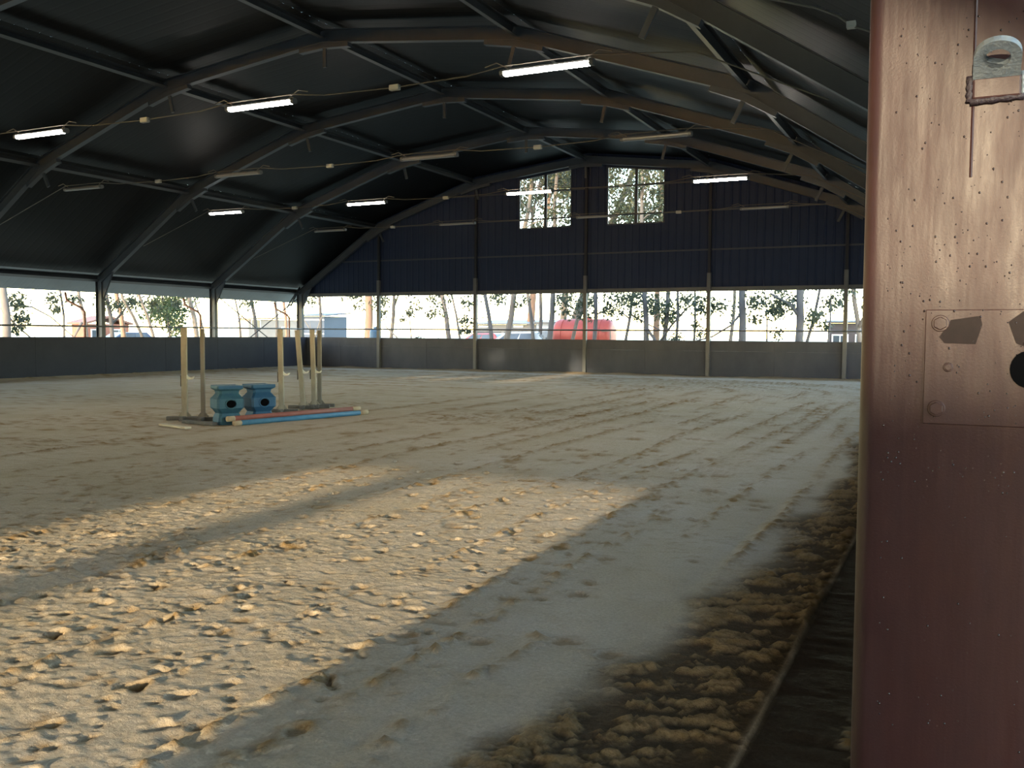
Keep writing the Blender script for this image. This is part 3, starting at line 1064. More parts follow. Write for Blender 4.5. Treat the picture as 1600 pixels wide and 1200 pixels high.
def pole(p, q, m, label, r=.046):
    p, q = Vector(p), Vector(q)
    c = (p + q) / 2
    t = empty("jump_pole", tuple(c))
    tag(t, label, "jump pole", "painted poles lying on the sand")
    a, b = p - c, q - c
    d = (b - a).normalized()
    L = (b - a).length
    MB().tube([a + d * .14, b - d * .20], r, 14).build("painted_length", m, t, True)
    MB().tube([a, a + d * .14], r * 1.01, 14).build("bare_end", M['bare'], t, True)
    MB().tube([b - d * .20, b], r * 1.01, 14).build("bare_end", M['bare'], t, True)
pole((-11.12, 12.08, .05), (-10.50, 15.12, .05), M['ltblue'], "light blue jump pole lying on the sand in front of the red one")
pole((-11.21, 12.02, .125), (-10.61, 15.02, .125), M['red'], "faded red jump pole lying up against the back of the light blue one")
o = MB().box(-.42, .42, -.06, .06, .0, .035).build("plank", M['plank'])
o.location = (-11.80, 11.42, .012); o.rotation_euler = (0, 0, -.25)
bevel(o, .004, 1)
tag(o, "short pale plank lying on the sand before the leftmost jump stand", "plank")
o = MB().box(-.40, .40, -.055, .055, .0, .05).build("base_board", M['foot'])
o.location = (-11.82, 12.0, .012); o.rotation_euler = (0, 0, -.12)
bevel(o, .004, 1)
tag(o, "dark timber base board lying between leftmost stand and blue block", "board")

# ------------------------------------------------------------------ trees outside
def leaf_mat(name, c1, c2):
    m = bpy.data.materials.new(name)
    m.use_nodes = True
    nt = m.node_tree
    b = nt.nodes["Principled BSDF"]
    b.inputs["Roughness"].default_value = .55
    oi = nt.nodes.new("ShaderNodeTexCoord")
    n = nt.nodes.new("ShaderNodeTexNoise")
    n.inputs["Scale"].default_value = .9
    n.inputs["Detail"].default_value = 3
    nt.links.new(oi.outputs["Object"], n.inputs["Vector"])
    r = nt.nodes.new("ShaderNodeValToRGB")
    r.color_ramp.elements[0].position = .35
    r.color_ramp.elements[0].color = (*c1, 1)
    r.color_ramp.elements[1].position = .65
    r.color_ramp.elements[1].color = (*c2, 1)
    nt.links.new(n.outputs["Fac"], r.inputs[0])
    nt.links.new(r.outputs[0], b.inputs["Base Color"])
    tr = nt.nodes.new("ShaderNodeBsdfTranslucent")
    nt.links.new(r.outputs[0], tr.inputs[0])
    mx = nt.nodes.new("ShaderNodeMixShader")
    mx.inputs[0].default_value = .3
    out = [x for x in nt.nodes if x.type == 'OUTPUT_MATERIAL'][0]
    nt.links.new(b.outputs[0], mx.inputs[1])
    nt.links.new(tr.outputs[0], mx.inputs[2])
    nt.links.new(mx.outputs[0], out.inputs[0])
    return m
M['leaf'] = leaf_mat("gum_leaf", (.016, .026, .014), (.046, .050, .022))
M['leaf2'] = leaf_mat("green_leaf", (.022, .050, .022), (.066, .085, .032))
M['leaf3'] = leaf_mat("sunlit_gum_leaf", (.040, .048, .024), (.115, .105, .050))
M['bark'] = mat("grey_gum_bark", (.050, .044, .044), .9, 0, (.095, .083, .076), 1.4, .3, 14, stretch=(1, 1, .35))
M['bark_pale'] = mat("pale_gum_bark", (.15, .125, .105), .9, 0, (.085, .066, .054), 1.2, .2, 12, stretch=(1, 1, .3))
M['bark_pink'] = mat("pinkish_gum_bark", (.20, .12, .085), .9, 0, (.13, .08, .056), 1.5, .2, 12, stretch=(1, 1, .3))

def leaves(clumps, r, per, size):
    vs, fs = [], []
    for (c, rad, n) in clumps:
        for k in range(int(n * per)):
            # points biased to the clump's shell, flattened a little
            d = Vector((r.gauss(0, 1), r.gauss(0, 1), r.gauss(0, .75))).normalized() * rad * (r.random() ** .45)
            p = Vector(c) + d
            L = size * r.uniform(.7, 1.5)
            ax = Vector((r.gauss(0, .6), r.gauss(0, .6), -abs(r.gauss(.6, .5)))).normalized()
            sd = ax.cross(Vector((r.gauss(0, 1), r.gauss(0, 1), r.gauss(0, 1)))).normalized() * L * .24
            i = len(vs)
            vs += [p, p + ax * L * .45 + sd, p + ax * L, p + ax * L * .45 - sd]
            fs.append((i, i + 1, i + 2, i + 3))
    return vs, fs

TREES = []
def tree(pts, r0, height, seed, label, bark='bark', leafm='leaf', crown=.45, nb=9, dens=1.0, low=(), group="gum trees outside the hall", fork=None, bl=2.6):
    """pts: trunk axis from the ground up through measured points; then it goes on wobbling to its height"""
    r = random.Random(seed)
    base = Vector(pts[0])
    t = empty("gum_tree", tuple(base))
    tag(t, label, "tree", group)
    path = [Vector(p) - base for p in pts]
    d = (path[-1] - path[-2]).normalized()
    d = (d + Vector((0, 0, .8))).normalized()
    while path[-1].z < height:
        d = (d + Vector((r.gauss(0, .06), r.gauss(0, .06), .10))).normalized()
        path.append(path[-1] + d * 1.0)
    n = len(path)
    rad = [r0 * (1.25 if i == 0 else 1) * (1 - .72 * (path[i].z / height) ** 1.2) for i in range(n)]
    mb = MB().tube(path, [max(.02, x) for x in rad], 9)
    clumps = []
    for k in range(nb):
        f = crown + (1 - crown) * (k + r.random() * .6) / nb
        i = min(n - 2, int(f * (n - 1)))
        p = path[i]
        az = k * 2.4 + r.uniform(-.5, .5)
        L = bl * r.uniform(.6, 1.25) * (1.1 - .5 * f)
        dv = Vector((math.cos(az), math.sin(az), r.uniform(.25, .9))).normalized()
        br = [p]
        for q in range(4):
            dv = (dv + Vector((r.gauss(0, .18), r.gauss(0, .18), r.gauss(.05, .15)))).normalized()
            br.append(br[-1] + dv * L / 4)
        rb = max(.018, rad[i] * .42)
        mb.tube(br, [rb, rb * .8, rb * .6, rb * .45, rb * .25], 6)
        for q in (2, 3, 4):
            tw = br[q] + Vector((r.gauss(0, .5), r.gauss(0, .5), r.gauss(.1, .4)))
            mb.tube([br[q], (br[q] + tw) / 2 + Vector((0, 0, .08)), tw], [rb * .35, rb * .28, rb * .15], 5)
            clumps.append((tw, r.uniform(.45, .95), r.uniform(.6, 1.3)))
        clumps.append((br[4], r.uniform(.5, 1.0), 1.0))
    for (lx, ly, lz, lr, ln) in low:
        p = Vector((lx, ly, lz)) - base
        clumps.append((p, lr * 1.1, ln * 1.7 / dens))
        i = min(range(n), key=lambda q: (path[q] - p - Vector((0, 0, .5))).length)
        mb.tube([path[i], (path[i] + p) / 2 + Vector((0, 0, .25)), p], [.035, .025, .012], 5)
    if fork:
        for fk in fork:
            fp = [Vector(q) - base for q in fk[0]]
            mb.tube(fp, [fk[1] * (1 - .5 * j / (len(fp) - 1)) for j in range(len(fp))], 8)
    mb.build("trunk", M[bark], t, True, fix=False)
    vs, fs = leaves(clumps, r, 80 * dens, .20)
    if fs:
        o = new_obj("foliage", mesh("foliage", vs, fs), M[leafm], t)
        o["kind"] = "stuff"
    TREES.append(t)
    return t

def T(x, y, xt, zt, r, h, seed, label, **kw):
    # base on the ground; (x, 1.35) and (xt, zt) are where the trunk crosses the open band
    s = (xt - x) / max(.5, zt - 1.35)
    xb = x - s * 1.35 * .6
    pts = [(xb, y, -.15), (x, y + .1, 1.35), ((x + xt) / 2 + .03, y + .1, (1.35 + zt) / 2), (xt, y, zt)]
    return tree(pts, r, h, seed, label, **kw)
# behind the far end wall, from left to right (z of the measured point ~ top of the open band)
GE = "gum trees behind the far end wall"
T(-44.64, 58, -44.69, 4.67, .13, 13, 101, "slim grey gum tree beside the dark blue shed, far behind the end wall", group=GE, low=[(-45.2, 58, 4.4, .8, 1), (-43.9, 58, 4.9, .7, 1), (-45.6, 58, 3.9, .5, .5)])
T(-32.60, 47, -32.51, 4.00, .255, 16, 102, "thickest gum tree behind the end wall, pinkish pale trunk left of a post", bark='bark_pink', group=GE, low=[(-33.6, 47, 3.9, .6, 1), (-31.7, 47, 3.5, .6, .9), (-33.2, 47, 3.3, .4, .5)])
T(-32.91, 50, -32.63, 4.10, .125, 14, 103, "forked gum tree just right of the thick pinkish trunk", bark='bark_pale', group=GE, low=[(-33.6, 50, 3.7, .6, 1), (-33.5, 50, 2.9, .4, .6)], fork=[([(-32.75, 50.1, 3.2), (-32.35, 50.1, 4.1), (-31.9, 50, 5.6)], .08)])
T(-28.10, 49, -28.52, 3.97, .158, 14, 104, "left-leaning gum tree growing from the low bush", group=GE, low=[(-29.1, 49, 3.8, .5, .7), (-29.3, 49, 2.9, .35, .5)])
T(-27.34, 49, -27.85, 3.95, .078, 11, 105, "thin left-leaning gum stem beside the low bush", group=GE, nb=6)
T(-23.63, 46, -24.01, 3.76, .125, 14, 106, "gum tree leaning left in front of the long grey shed's left end", group=GE, low=[(-25.0, 46, 3.4, .5, .9), (-23.2, 46, 3.8, .5, .7), (-25.3, 46, 2.4, .35, .6), (-25.2, 46, 1.9, .35, .5)])
T(-24.65, 50, -24.16, 3.90, .193, 16, 107, "pale gum tree leaning right before the middle of the long grey shed", bark='bark_pale', group=GE, low=[(-25.2, 50, 3.8, .5, .7), (-23.6, 50, 3.6, .5, .6)])
T(-24.74, 54, -25.09, 4.06, .125, 15, 108, "leftmost of three grey gum trunks close together at the grey shed", group=GE)
T(-25.15, 56, -25.09, 4.13, .128, 16, 109, "upright middle one of three gum trunks close together at the grey shed", group=GE)
T(-21.84, 50, -21.62, 3.84, .172, 17, 110, "rightmost and thickest of three gum trunks at the grey shed", group=GE, low=[(-20.9, 50, 3.5, .6, 1.1), (-20.5, 50, 2.9, .4, .6)])
T(-21.19, 52, -20.64, 3.88, .118, 14, 111, "right-leaning gum tree in front of the red tank's left half", bark='bark_pale', group=GE, low=[(-21.6, 52, 3.9, .6, 1), (-20.1, 52, 3.7, .6, 1)])
T(-18.27, 48, -18.19, 3.69, .125, 15, 112, "dark forked gum tree in front of the red tank's right half", group=GE, low=[(-18.9, 48, 3.4, .6, 1.2), (-17.6, 48, 3.0, .4, .7), (-18.7, 48, 2.8, .5, .8), (-17.2, 48, 3.6, .6, 1)], fork=[([(-18.2, 48.1, 2.7), (-17.5, 48, 3.0), (-16.6, 48, 3.5)], .05)])
T(-18.16, 53, -17.76, 3.85, .098, 13, 113, "branchy gum tree standing just right of the red tank", group=GE, low=[(-18.0, 53, 3.6, .8, 1.5), (-17.0, 53, 3.7, .8, 1.5), (-18.9, 53, 3.0, .5, .8), (-17.3, 53, 2.7, .4, .6)], fork=[([(-17.95, 53, 2.6), (-18.6, 53, 3.1), (-19.6, 53, 3.6)], .05), ([(-17.8, 53, 2.8), (-16.9, 53, 2.3), (-16.0, 53, 1.9)], .06)])
T(-14.98, 47, -15.08, 3.58, .153, 15, 114, "dark upright gum tree with flared foot, between red tank and middle right post", group=GE, low=[(-15.8, 47, 3.5, .7, 1.4), (-14.3, 47, 3.3, .6, 1.2)], fork=[([(-14.9, 47, 1.9), (-14.5, 47, 1.4), (-14.0, 47, .3)], .10)])
T(-18.41, 60, -18.32, 4.10, .088, 11, 115, "small pale gum tree with leafy top seen behind the flared dark gum", bark='bark_pale', leafm='leaf2', group=GE, low=[(-18.2, 60, 3.6, .9, 1.6), (-17.5, 60, 2.8, .6, .8)])
T(-14.90, 50, -14.69, 3.67, .143, 15, 116, "dark leafy gum tree, second right of the flared dark gum", group=GE, low=[(-15.4, 50, 3.2, .7, 1.4), (-14.3, 50, 2.9, .5, 1), (-14.9, 50, 2.5, .4, .6)], fork=[([(-15.2, 50, 1.1), (-14.5, 50, 2.1), (-13.6, 50, 3.1), (-12.9, 50, 3.5)], .075)])
T(-13.92, 49, -13.86, 3.62, .088, 13, 117, "slim upright dark gum stem, left of the post right of centre", group=GE, low=[(-13.3, 49, 3.5, .5, .8)])
T(-14.26, 54, -14.23, 3.80, .078, 12, 118, "thinnest upright gum stem close to the post right of centre", group=GE, low=[(-13.7, 54, 3.7, .6, 1.1), (-14.9, 54, 3.8, .5, .8), (-13.8, 54, 1.7, .5, .8)])
T(-11.90, 48, -11.95, 3.50, .09, 10, 119, "crooked small gum tree half hidden by the post right of centre", group=GE, low=[(-12.3, 48, 3.1, .6, 1.3), (-11.5, 48, 3.2, .5, 1), (-12.6, 48, 2.2, .2, .3)], nb=6)
T(-12.78, 57, -12.56, 3.86, .120, 14, 120, "pale gum trunk beside the thick dark trunk right of centre", bark='bark_pale', group=GE)
T(-9.75, 46, -9.79, 3.42, .190, 16, 121, "thick dark upright gum trunk with a low side branch, right of centre", group=GE, low=[(-9.2, 46, 3.3, .5, .7)], fork=[([(-9.8, 46, 2.7), (-10.3, 46, 2.1), (-11.2, 46, 1.55), (-12.1, 46, 1.3)], .06)])
T(-9.30, 50, -9.40, 3.60, .05, 6, 122, "sparse leafy sapling between the two thick dark trunks on the right", group=GE, crown=.3, nb=5, dens=.5, low=[(-8.9, 50, 2.9, .5, .7), (-8.4, 50, 3.3, .7, 1.2), (-9.9, 50, 2.5, .4, .4), (-8.7, 50, 1.8, .4, .5), (-9.8, 50, 3.4, .5, .6)])
T(-7.19, 47, -7.18, 3.39, .205, 16, 123, "thick dark gum trunk spreading at the top, left of the dark hut", group=GE, low=[(-8.0, 47, 3.3, .6, 1.2), (-8.4, 47, 2.9, .5, .9), (-6.5, 47, 2.7, .4, .6)], fork=[([(-7.2, 47, 2.6), (-7.6, 47, 3.1), (-8.6, 47, 3.7)], .11)])
T(-7.09, 49, -6.61, 3.44, .083, 12, 124, "slim right-leaning gum tree beside the thick dark trunk near the hut", group=GE, low=[(-6.0, 49, 3.2, .5, .8), (-6.9, 49, 2.4, .4, .6), (-6.2, 49, 2.2, .3, .4)])
T(-4.85, 52, -5.17, 3.51, .135, 14, 125, "forked pale gum tree before the dark hut, close to the maroon post", bark='bark_pale', group=GE, fork=[([(-4.9, 52, 2.1), (-4.5, 52, 3.0), (-4.2, 52, 4.2), (-3.9, 52, 7)], .09)], low=[(-4.3, 52, 3.4, .5, .9)])
T(-5.95, 48, -5.85, 3.4, .05, 7, 126, "bent thin sapling leaning out over the dark hut", group=GE, crown=.5, nb=4, low=[(-5.6, 48, 3.3, .5, .6), (-6.6, 48, 2.7, .3, .3)])
# two tall trees whose crowns show in the gable windows
tree([(-30.6, 66, -.1), (-30.2, 66, 5), (-29.2, 66, 10)], .30, 19, 131, "tall tan gum tree filling the left gable window", bark='bark_pink', leafm='leaf3', crown=.30, nb=18, dens=2.4, group=GE, bl=3.2)
tree([(-26.6, 63, -.1), (-26.2, 63, 5), (-25.0, 63, 10)], .26, 19, 132, "tall leaning gum tree at the right edge of the left gable window", bark='bark_pale', leafm='leaf3', crown=.32, nb=16, dens=2.2, group=GE, bl=3.0)
tree([(-26.0, 62, -.1), (-23.6, 62, 6.5), (-22.4, 62, 9.3), (-20.8, 62, 13.0)], .34, 19, 133, "tall leaning gum tree on the left of the right gable window", leafm='leaf3', crown=.28, nb=20, dens=2.0, group=GE, bl=3.4, low=[(-22.2, 61.5, 9.2, 1.1, 2), (-21.6, 61.5, 8.6, .9, 2), (-22.4, 61.5, 10.8, 1.2, 3), (-21.0, 61.5, 11.6, 1.2, 3), (-20.4, 61.5, 9.6, .9, 2), (-22.4, 61.5, 12.6, 1.2, 3), (-20.7, 61.5, 13.2, 1.1, 2)])
tree([(-17.8, 58, -.1), (-17.75, 58, 5), (-17.6, 58, 11)], .19, 18, 134, "tall straight pinkish gum tree in the right half of the right gable window", bark='bark_pink', leafm='leaf3', crown=.36, nb=12, dens=1.8, group=GE, bl=2.4)
# beyond the open left side
GL = "gum trees beyond the open left side"
def TL(x, y, yt, zt, r, h, seed, label, **kw):
    s = (yt - y) / max(.5, zt - 1.45)
    yb = y - s * 1.45 * .6
    return tree([(x, yb, -.15), (x + .1, y, 1.45), (x + .1, (y + yt) / 2 + .03, (1.45 + zt) / 2), (x, yt, zt)], r, h, seed, label, group=GL, **kw)
TL(-37, 26.35, 26.32, 3.06, .185, 13, 141, "pale thick gum trunk at the left edge of the photo", bark='bark_pale', low=[(-37, 27.0, 2.9, .45, .9), (-37, 27.2, 2.2, .35, .7), (-37, 26.9, 1.8, .3, .5)], fork=[([(-37.6, 26.6, 2.6), (-37.8, 27.4, 1.9), (-38, 28.3, 1.3)], .06)])
TL(-40, 31.55, 31.51, 3.27, .065, 10, 142, "slim upright gum stem in the first open left bay", low=[(-40, 31.0, 3.2, .35, .7), (-40, 31.2, 2.7, .25, .3)], nb=6, fork=[([(-40, 28.6, 2.75), (-40, 29.9, 2.75), (-40, 30.9, 2.3), (-40, 32.2, 1.3)], .045)])
TL(-36, 29.55, 29.29, 3.12, .09, 12, 143, "left-leaning gum tree beside the nearest left column", bark='bark_pale', low=[(-36, 29.0, 3.1, .3, .4)], fork=[([(-36, 29.4, 2.0), (-36, 29.15, 1.6), (-36, 28.9, 1.2)], .07)])
TL(-40, 34.43, 34.21, 3.34, .118, 12, 144, "grey gum tree just right of the nearest left column", low=[(-40, 34.0, 3.2, .5, .9), (-40, 34.9, 3.0, .4, .7)], fork=[([(-40, 34.4, 1.9), (-40, 35.2, 2.6), (-40, 35.9, 3.5)], .07)])
TL(-44, 38.68, 38.35, 3.53, .15, 13, 145, "thick tan gum trunk in the second open left bay", bark='bark_pink', low=[(-44, 39.4, 3.3, .6, 1)])
TL(-37, 33.63, 32.59, 3.23, .082, 11, 146, "left-leaning gum stem crossing the second open left bay", bark='bark_pale', low=[(-37, 33.0, 3.1, .4, .7)])
TL(-38, 35.29, 34.56, 3.31, .086, 12, 147, "second left-leaning gum stem, right of the first in the same bay", bark='bark_pale', low=[(-38, 35.4, 3.1, .5, 1.1)])
TL(-41, 39.3, 38.9, 3.5, .07, 7, 148, "leafy green sapling in the right half of the second open left bay", leafm='leaf2', crown=.2, nb=8, low=[(-41, 38.9, 3.3, .7, 2), (-41, 39.8, 3.0, .8, 2.4), (-41, 39.6, 2.3, .7, 2), (-41, 38.4, 2.8, .6, 1.4), (-41, 39.9, 1.8, .5, 1)])
TL(-38, 38.34, 37.94, 3.40, .142, 14, 149, "grey gum trunk with flaking bark before the middle left column", bark='bark_pale', low=[(-38, 37.0, 3.2, .3, .4)])
TL(-37, 37.9, 37.3, 3.3, .05, 8, 150, "thin bent gum stem touching the middle left column", nb=5)
TL(-38, 41.81, 41.50, 3.49, .06, 9, 151, "thin gum stem with forked twigs in the third open left bay", nb=6, dens=.5, fork=[([(-38, 41.7, 2.2), (-38, 42.3, 2.8), (-38, 42.6, 3.2)], .03), ([(-38, 41.75, 1.9), (-38, 41.2, 2.3)], .025)])
TL(-42, 47.72, 47.36, 3.73, .128, 13, 152, "gum trunk in front of the beige house, third open left bay", low=[(-42, 46.9, 3.6, .5, .8)])
TL(-38, 45.01, 44.96, 3.59, .10, 13, 153, "pale gum trunk left of the far corner column", bark='bark_pale')
TL(-44, 53.16, 52.96, 3.93, .118, 13, 154, "gum trunk showing right behind the far corner column", bark='bark_pink')

# dead saplings, fallen branches, bushes close behind the end wall
M['twig'] = mat("dead_wood", (.14, .12, .10), .9)
def stick(pts_list, label, cat, name):
    base = Vector(pts_list[0][0][0])
    mb = MB()
    for pts, r in pts_list:
        pp = [Vector(p) - base for p in pts]
        mb.tube(pp, [r * (1 - .6 * k / max(1, len(pp) - 1)) for k in range(len(pp))], 6)
    o = mb.build(name, M['twig'], None, True)
    o.location = base
    tag(o, label, cat)
stick([([(-34.0, 44, -.12), (-34.2, 44, 1.3), (-34.8, 44, 2.1), (-35.5, 44, 3.0)], .05), ([(-34.2, 44, 1.35), (-33.9, 44, 2.2), (-33.4, 44, 3.2)], .035), ([(-34.5, 44, 1.7), (-34.6, 44, 2.3)], .02)],
      "bare forked dead sapling left of the thick pinkish trunk", "sapling", "dead_sapling")
stick([([(-28.6, 45, -.12), (-29.2, 45, 1.4), (-29.9, 45, 1.95), (-30.1, 45, 2.3)], .06), ([(-29.5, 45, 1.7), (-29.5, 45, 2.3)], .03)],
      "bare fallen branch rising between the forked gum and the low bush", "branch", "fallen_branch")
T(-28.9, 46, -29.2, 3.7, .04, 6.5, 161, "thin sparse sapling with hanging leaf tufts above the low bush", group=GE, crown=.35, nb=5, dens=.45, low=[(-28.9, 46, 2.9, .3, .4), (-28.4, 46, 3.4, .35, .4), (-29.4, 46, 2.5, .2, .25)])

def bush(x, y, rx, h, seed, label):
    r = random.Random(seed)
    t = empty("bush", (x, y, -.1))
    tag(t, label, "bush")
    mb = MB()
    clumps = []
    for k in range(16):
        a = r.uniform(0, 6.28)
        q = r.random() ** .5
        p = Vector((rx * q * math.cos(a), rx * .6 * q * math.sin(a), h * (1 - .55 * q) * r.uniform(.6, 1)))
        mb.tube([(0, 0, 0), p * .5 + Vector((0, 0, .1)), p], [.03, .02, .01], 5)
        clumps.append((p, .34, 1.2))
        clumps.append((p * .6, .36, 1))
    mb.build("stems", M['twig'], t)
    vs, fs = leaves(clumps, r, 90, .13)
    o = new_obj("foliage", mesh("foliage", vs, fs), M['leaf'], t)
    o["kind"] = "stuff"
bush(-26.4, 43.2, 1.1, 2.0, 5, "low dark rounded bush just above the end wall kick boards")
bush(-12.6, 44.5, .5, 1.9, 6, "small sparse bush left of the post right of centre")
bush(-7.6, 43.0, .5, 1.75, 7, "small leafy bush under the thick dark trunks on the right")

# blue drum with a dark tarpaulin heap beside it
t = empty("drum", (-27.25, 40.0, -.12))
tag(t, "blue-grey plastic drum showing above the kick boards at the left post", "drum")
MB().lathe([(.26, 0), (.29, .05), (.29, .6), (.305, .63), (.29, .66), (.29, 1.2), (.305, 1.23), (.29, 1.26), (.29, 1.80), (.24, 1.90), (.12, 1.95), (.10, 2.04), (.03, 2.06)], (0, 0, 0), 18).build("drum_body", mat("blue_grey_plastic", (.045, .09, .14), .5, 0, (.06, .11, .17), 3), t, True)
MB().lathe([(.06, 0), (.06, .05), (.03, .06)], (.10, 0, 2.03), 10).build("drum_cap", M['pin'], t)

# ------------------------------------------------------------------ red tank behind the end wall
M['tankred'] = mat("red_tank_paint", (.24, .034, .024), .55, 0, (.30, .050, .034), .9)
t = empty("water_tank", (-22.75, 58, -.12))
tag(t, "big red cylindrical tank lying on its side behind the end wall", "tank")
prof = [(-2.05, .55), (-2.0, .80), (-1.88, .93), (-1.7, .985), (-1.2, 1.0), (0, 1.0), (1.2, 1.0), (1.7, .985), (1.88, .93), (2.0, .80), (2.05, .55)]
n = 24
vs, fs = [], []
for x, rr_ in prof:
    for k in range(n):
        a = 2 * math.pi * k / n
        vs.append((x, rr_ * 1.0 * math.cos(a), 1.72 + rr_ * 1.05 * math.sin(a)))
for i in range(len(prof) - 1):
    for k in range(n):
        k2 = (k + 1) % n
        fs.append((i * n + k, i * n + k2, (i + 1) * n + k2, (i + 1) * n + k))
fs += [tuple(range(n))[::-1], tuple((len(prof) - 1) * n + k for k in range(n))]
MB().add(vs, fs).build("tank_shell", M['tankred'], t, True)
for x in (-1.35, -.45, .45, 1.35):
    ring = [(x, 1.015 * math.cos(a), 1.72 + 1.065 * math.sin(a)) for a in np.linspace(0, 2 * math.pi, 25)]
    MB().tube(ring, .03, 6, False).build("tank_band", M['tankred'], t, True)
for x in (-1.2, 1.2):
    MB().prism([(-.85, 0), (.85, 0), (.95, 1.05), (.55, .80), (0, .70), (-.55, .80), (-.95, 1.05)], 'x', x - .08, x + .08).build("cradle", M['twig'], t)
MB().lathe([(.22, 2.72), (.22, 2.86), (.26, 2.86), (.26, 2.90), (.05, 2.93)], (.3, 0, 0), 14).build("filler_cap", M['tankred'], t)
MB().tube([(1.6, -1.02, 1.95), (2.2, -1.02, 1.95), (2.2, -1.02, .5)], .035, 6).build("outlet_pipe", M['twig'], t)

# ------------------------------------------------------------------ sheds and houses outside
M['shedgrey'] = mat("grey_shed_cladding", (.060, .065, .075), .6, 0, (.08, .085, .095), .5)
M['shedblue'] = mat("dark_blue_shed_cladding", (.028, .042, .070), .7, 0, (.038, .054, .085), .5)
M['trimwhite'] = mat("white_trim", (.62, .62, .60), .6)
M['darkopen'] = mat("bay_shade", (.02, .022, .026), .7)
M['beige'] = mat("beige_render", (.21, .16, .13), .8, 0, (.25, .20, .165), .8)
M['brick'] = mat("red_brick_wall", (.17, .058, .038), .85, 0, (.21, .085, .055), 5)
M['tile'] = mat("red_brown_roof", (.12, .050, .037), .8, 0, (.15, .07, .05), 3)
M['hutdark'] = mat("dark_hut_boards", (.024, .018, .021), .7, 0, (.036, .028, .031), 2)
M['winglass'] = mat("dark_window_glass", (.04, .05, .06), .12, 0)

def building(name, label, cat, x0, x1, y0, y1, h, mw, mr, roof='skillion', rise=.4, face='front', rz=0, openings=(), loc=None):
    cx, cy = (x0 + x1) / 2, (y0 + y1) / 2
    t = empty(name, (cx, cy, -.12), rz)
    tag(t, label, cat)
    hw, hd = (x1 - x0) / 2, (y1 - y0) / 2
    MB().box(-hw, hw, -hd, hd, 0, h).build("walls", mw, t)
    o = .25
    if roof == 'skillion':
        MB().prism([(-hd - o, h), (hd + o, h + rise), (hd + o, h + rise + .1), (-hd - o, h + .1)], 'x', -hw - o, hw + o).build("roof", mr, t)
    elif roof == 'gable':
        MB().prism([(-hd - o, h - .05), (0, h + rise), (hd + o, h - .05), (hd + o, h + .1), (0, h + rise + .15), (-hd - o, h + .1)], 'x', -hw - o, hw + o).build("roof", mr, t)
    for kind, u0, u1, z0, z1 in openings:
        if face == 'front':
            B = lambda d0, d1, a, b, c, d: MB().box(a, b, -hd - d1, -hd - d0, c, d)
        else:
            B = lambda d0, d1, a, b, c, d: MB().box(hw + d0, hw + d1, a, b, c, d)
        if kind == 'door':
            f = B(0, .05, u0, u1, z0, z1).build("roller_door", M['shedblue'] if mw is M['shedblue'] else M['darkopen'], t)
            nsl = 6
            for s_ in range(nsl):
                zz = z0 + (z1 - z0) * (s_ + .5) / nsl
                B(.05, .065, u0 + .05, u1 - .05, zz - .02, zz + .02).build("door_rib", mw, f)
        elif kind == 'window':
            f = B(-.02, .05, u0, u1, z0, z1).build("window_frame", M['trimwhite'], t)
            B(.05, .06, u0 + .08, (u0 + u1) / 2 - .03, z0 + .08, z1 - .08).build("window_pane", M['winglass'], f)
            B(.05, .06, (u0 + u1) / 2 + .03, u1 - .08, z0 + .08, z1 - .08).build("window_pane", M['winglass'], f)
        elif kind == 'bay':
            B(0, .04, u0, u1, z0, z1).build("bay_shade_panel", M['darkopen'], t)  # flat dark panel, the shade inside the bay painted on
        elif kind == 'trim':
            B(0, .07, u0, u1, z0, z1).build("trim_board", M['trimwhite'], t)
    return t
building("shed", "dark blue metal shed with white trim lines, left of the thick pinkish trunk", "shed", -48.2, -45.75, 60, 63, 3.05, M['shedblue'], M['shedblue'], rise=.25,
         openings=[('door', -1.0, .95, 0, 2.35), ('trim', -1.22, 1.22, 2.72, 2.80), ('trim', -1.22, 1.22, 1.62, 1.68)])
building("shed", "long low grey shed with open bays behind the parked cars", "shed", -34.4, -27.6, 64, 68, 2.45, M['shedgrey'], M['shedgrey'], rise=.35,
         openings=[('bay', -3.2, -1.0, 0, 1.9), ('bay', -.7, 1.4, 0, 1.9), ('trim', -2.9, -2.1, 2.25, 2.36), ('trim', .1, .9, 2.25, 2.38)])
building("container", "pale blue-grey storage box at the right end of the long grey shed", "container", -27.2, -25.4, 60, 62.4, 2.5, mat("pale_blue_cladding", (.10, .13, .18), .6, 0, (.13, .16, .20), .6), M['shedgrey'], rise=.08,
         openings=[('bay', -.65, .65, .9, 1.5), ('trim', -.8, .8, 2.2, 2.26)])
building("hut", "dark hut with two pale-silled windows close to the maroon post", "hut", -7.7, -4.0, 62, 65, 2.55, M['hutdark'], M['hutdark'], rise=.15,
         openings=[('window', -1.6, -.6, 1.0, 1.85), ('window', -.2, .8, 1.0, 1.85), ('trim', -1.65, -.55, .98, 1.25), ('trim', -.25, .85, .98, 1.25), ('window', 1.1, 1.65, 1.0, 1.7)])
building("house", "beige rendered house with a dark window beyond the third left bay", "house", -63.2, -62, 69.5, 77, 3.0, M['beige'], M['tile'], roof='skillion', rise=.2, face='side',
         openings=[('window', -3.4, -2.1, 2.1, 3.0), ('window', 1.0, 2.4, 1.2, 2.3)])
building("house", "small red brick house with a brown roof beyond the nearest left column", "house", -61.6, -60, 49.4, 53.4, 2.3, M['brick'], M['tile'], roof='gable', rise=.5, face='side',
         openings=[('window', -1.6, -.5, 1.0, 1.9), ('window', .4, 1.6, 1.0, 1.9)])

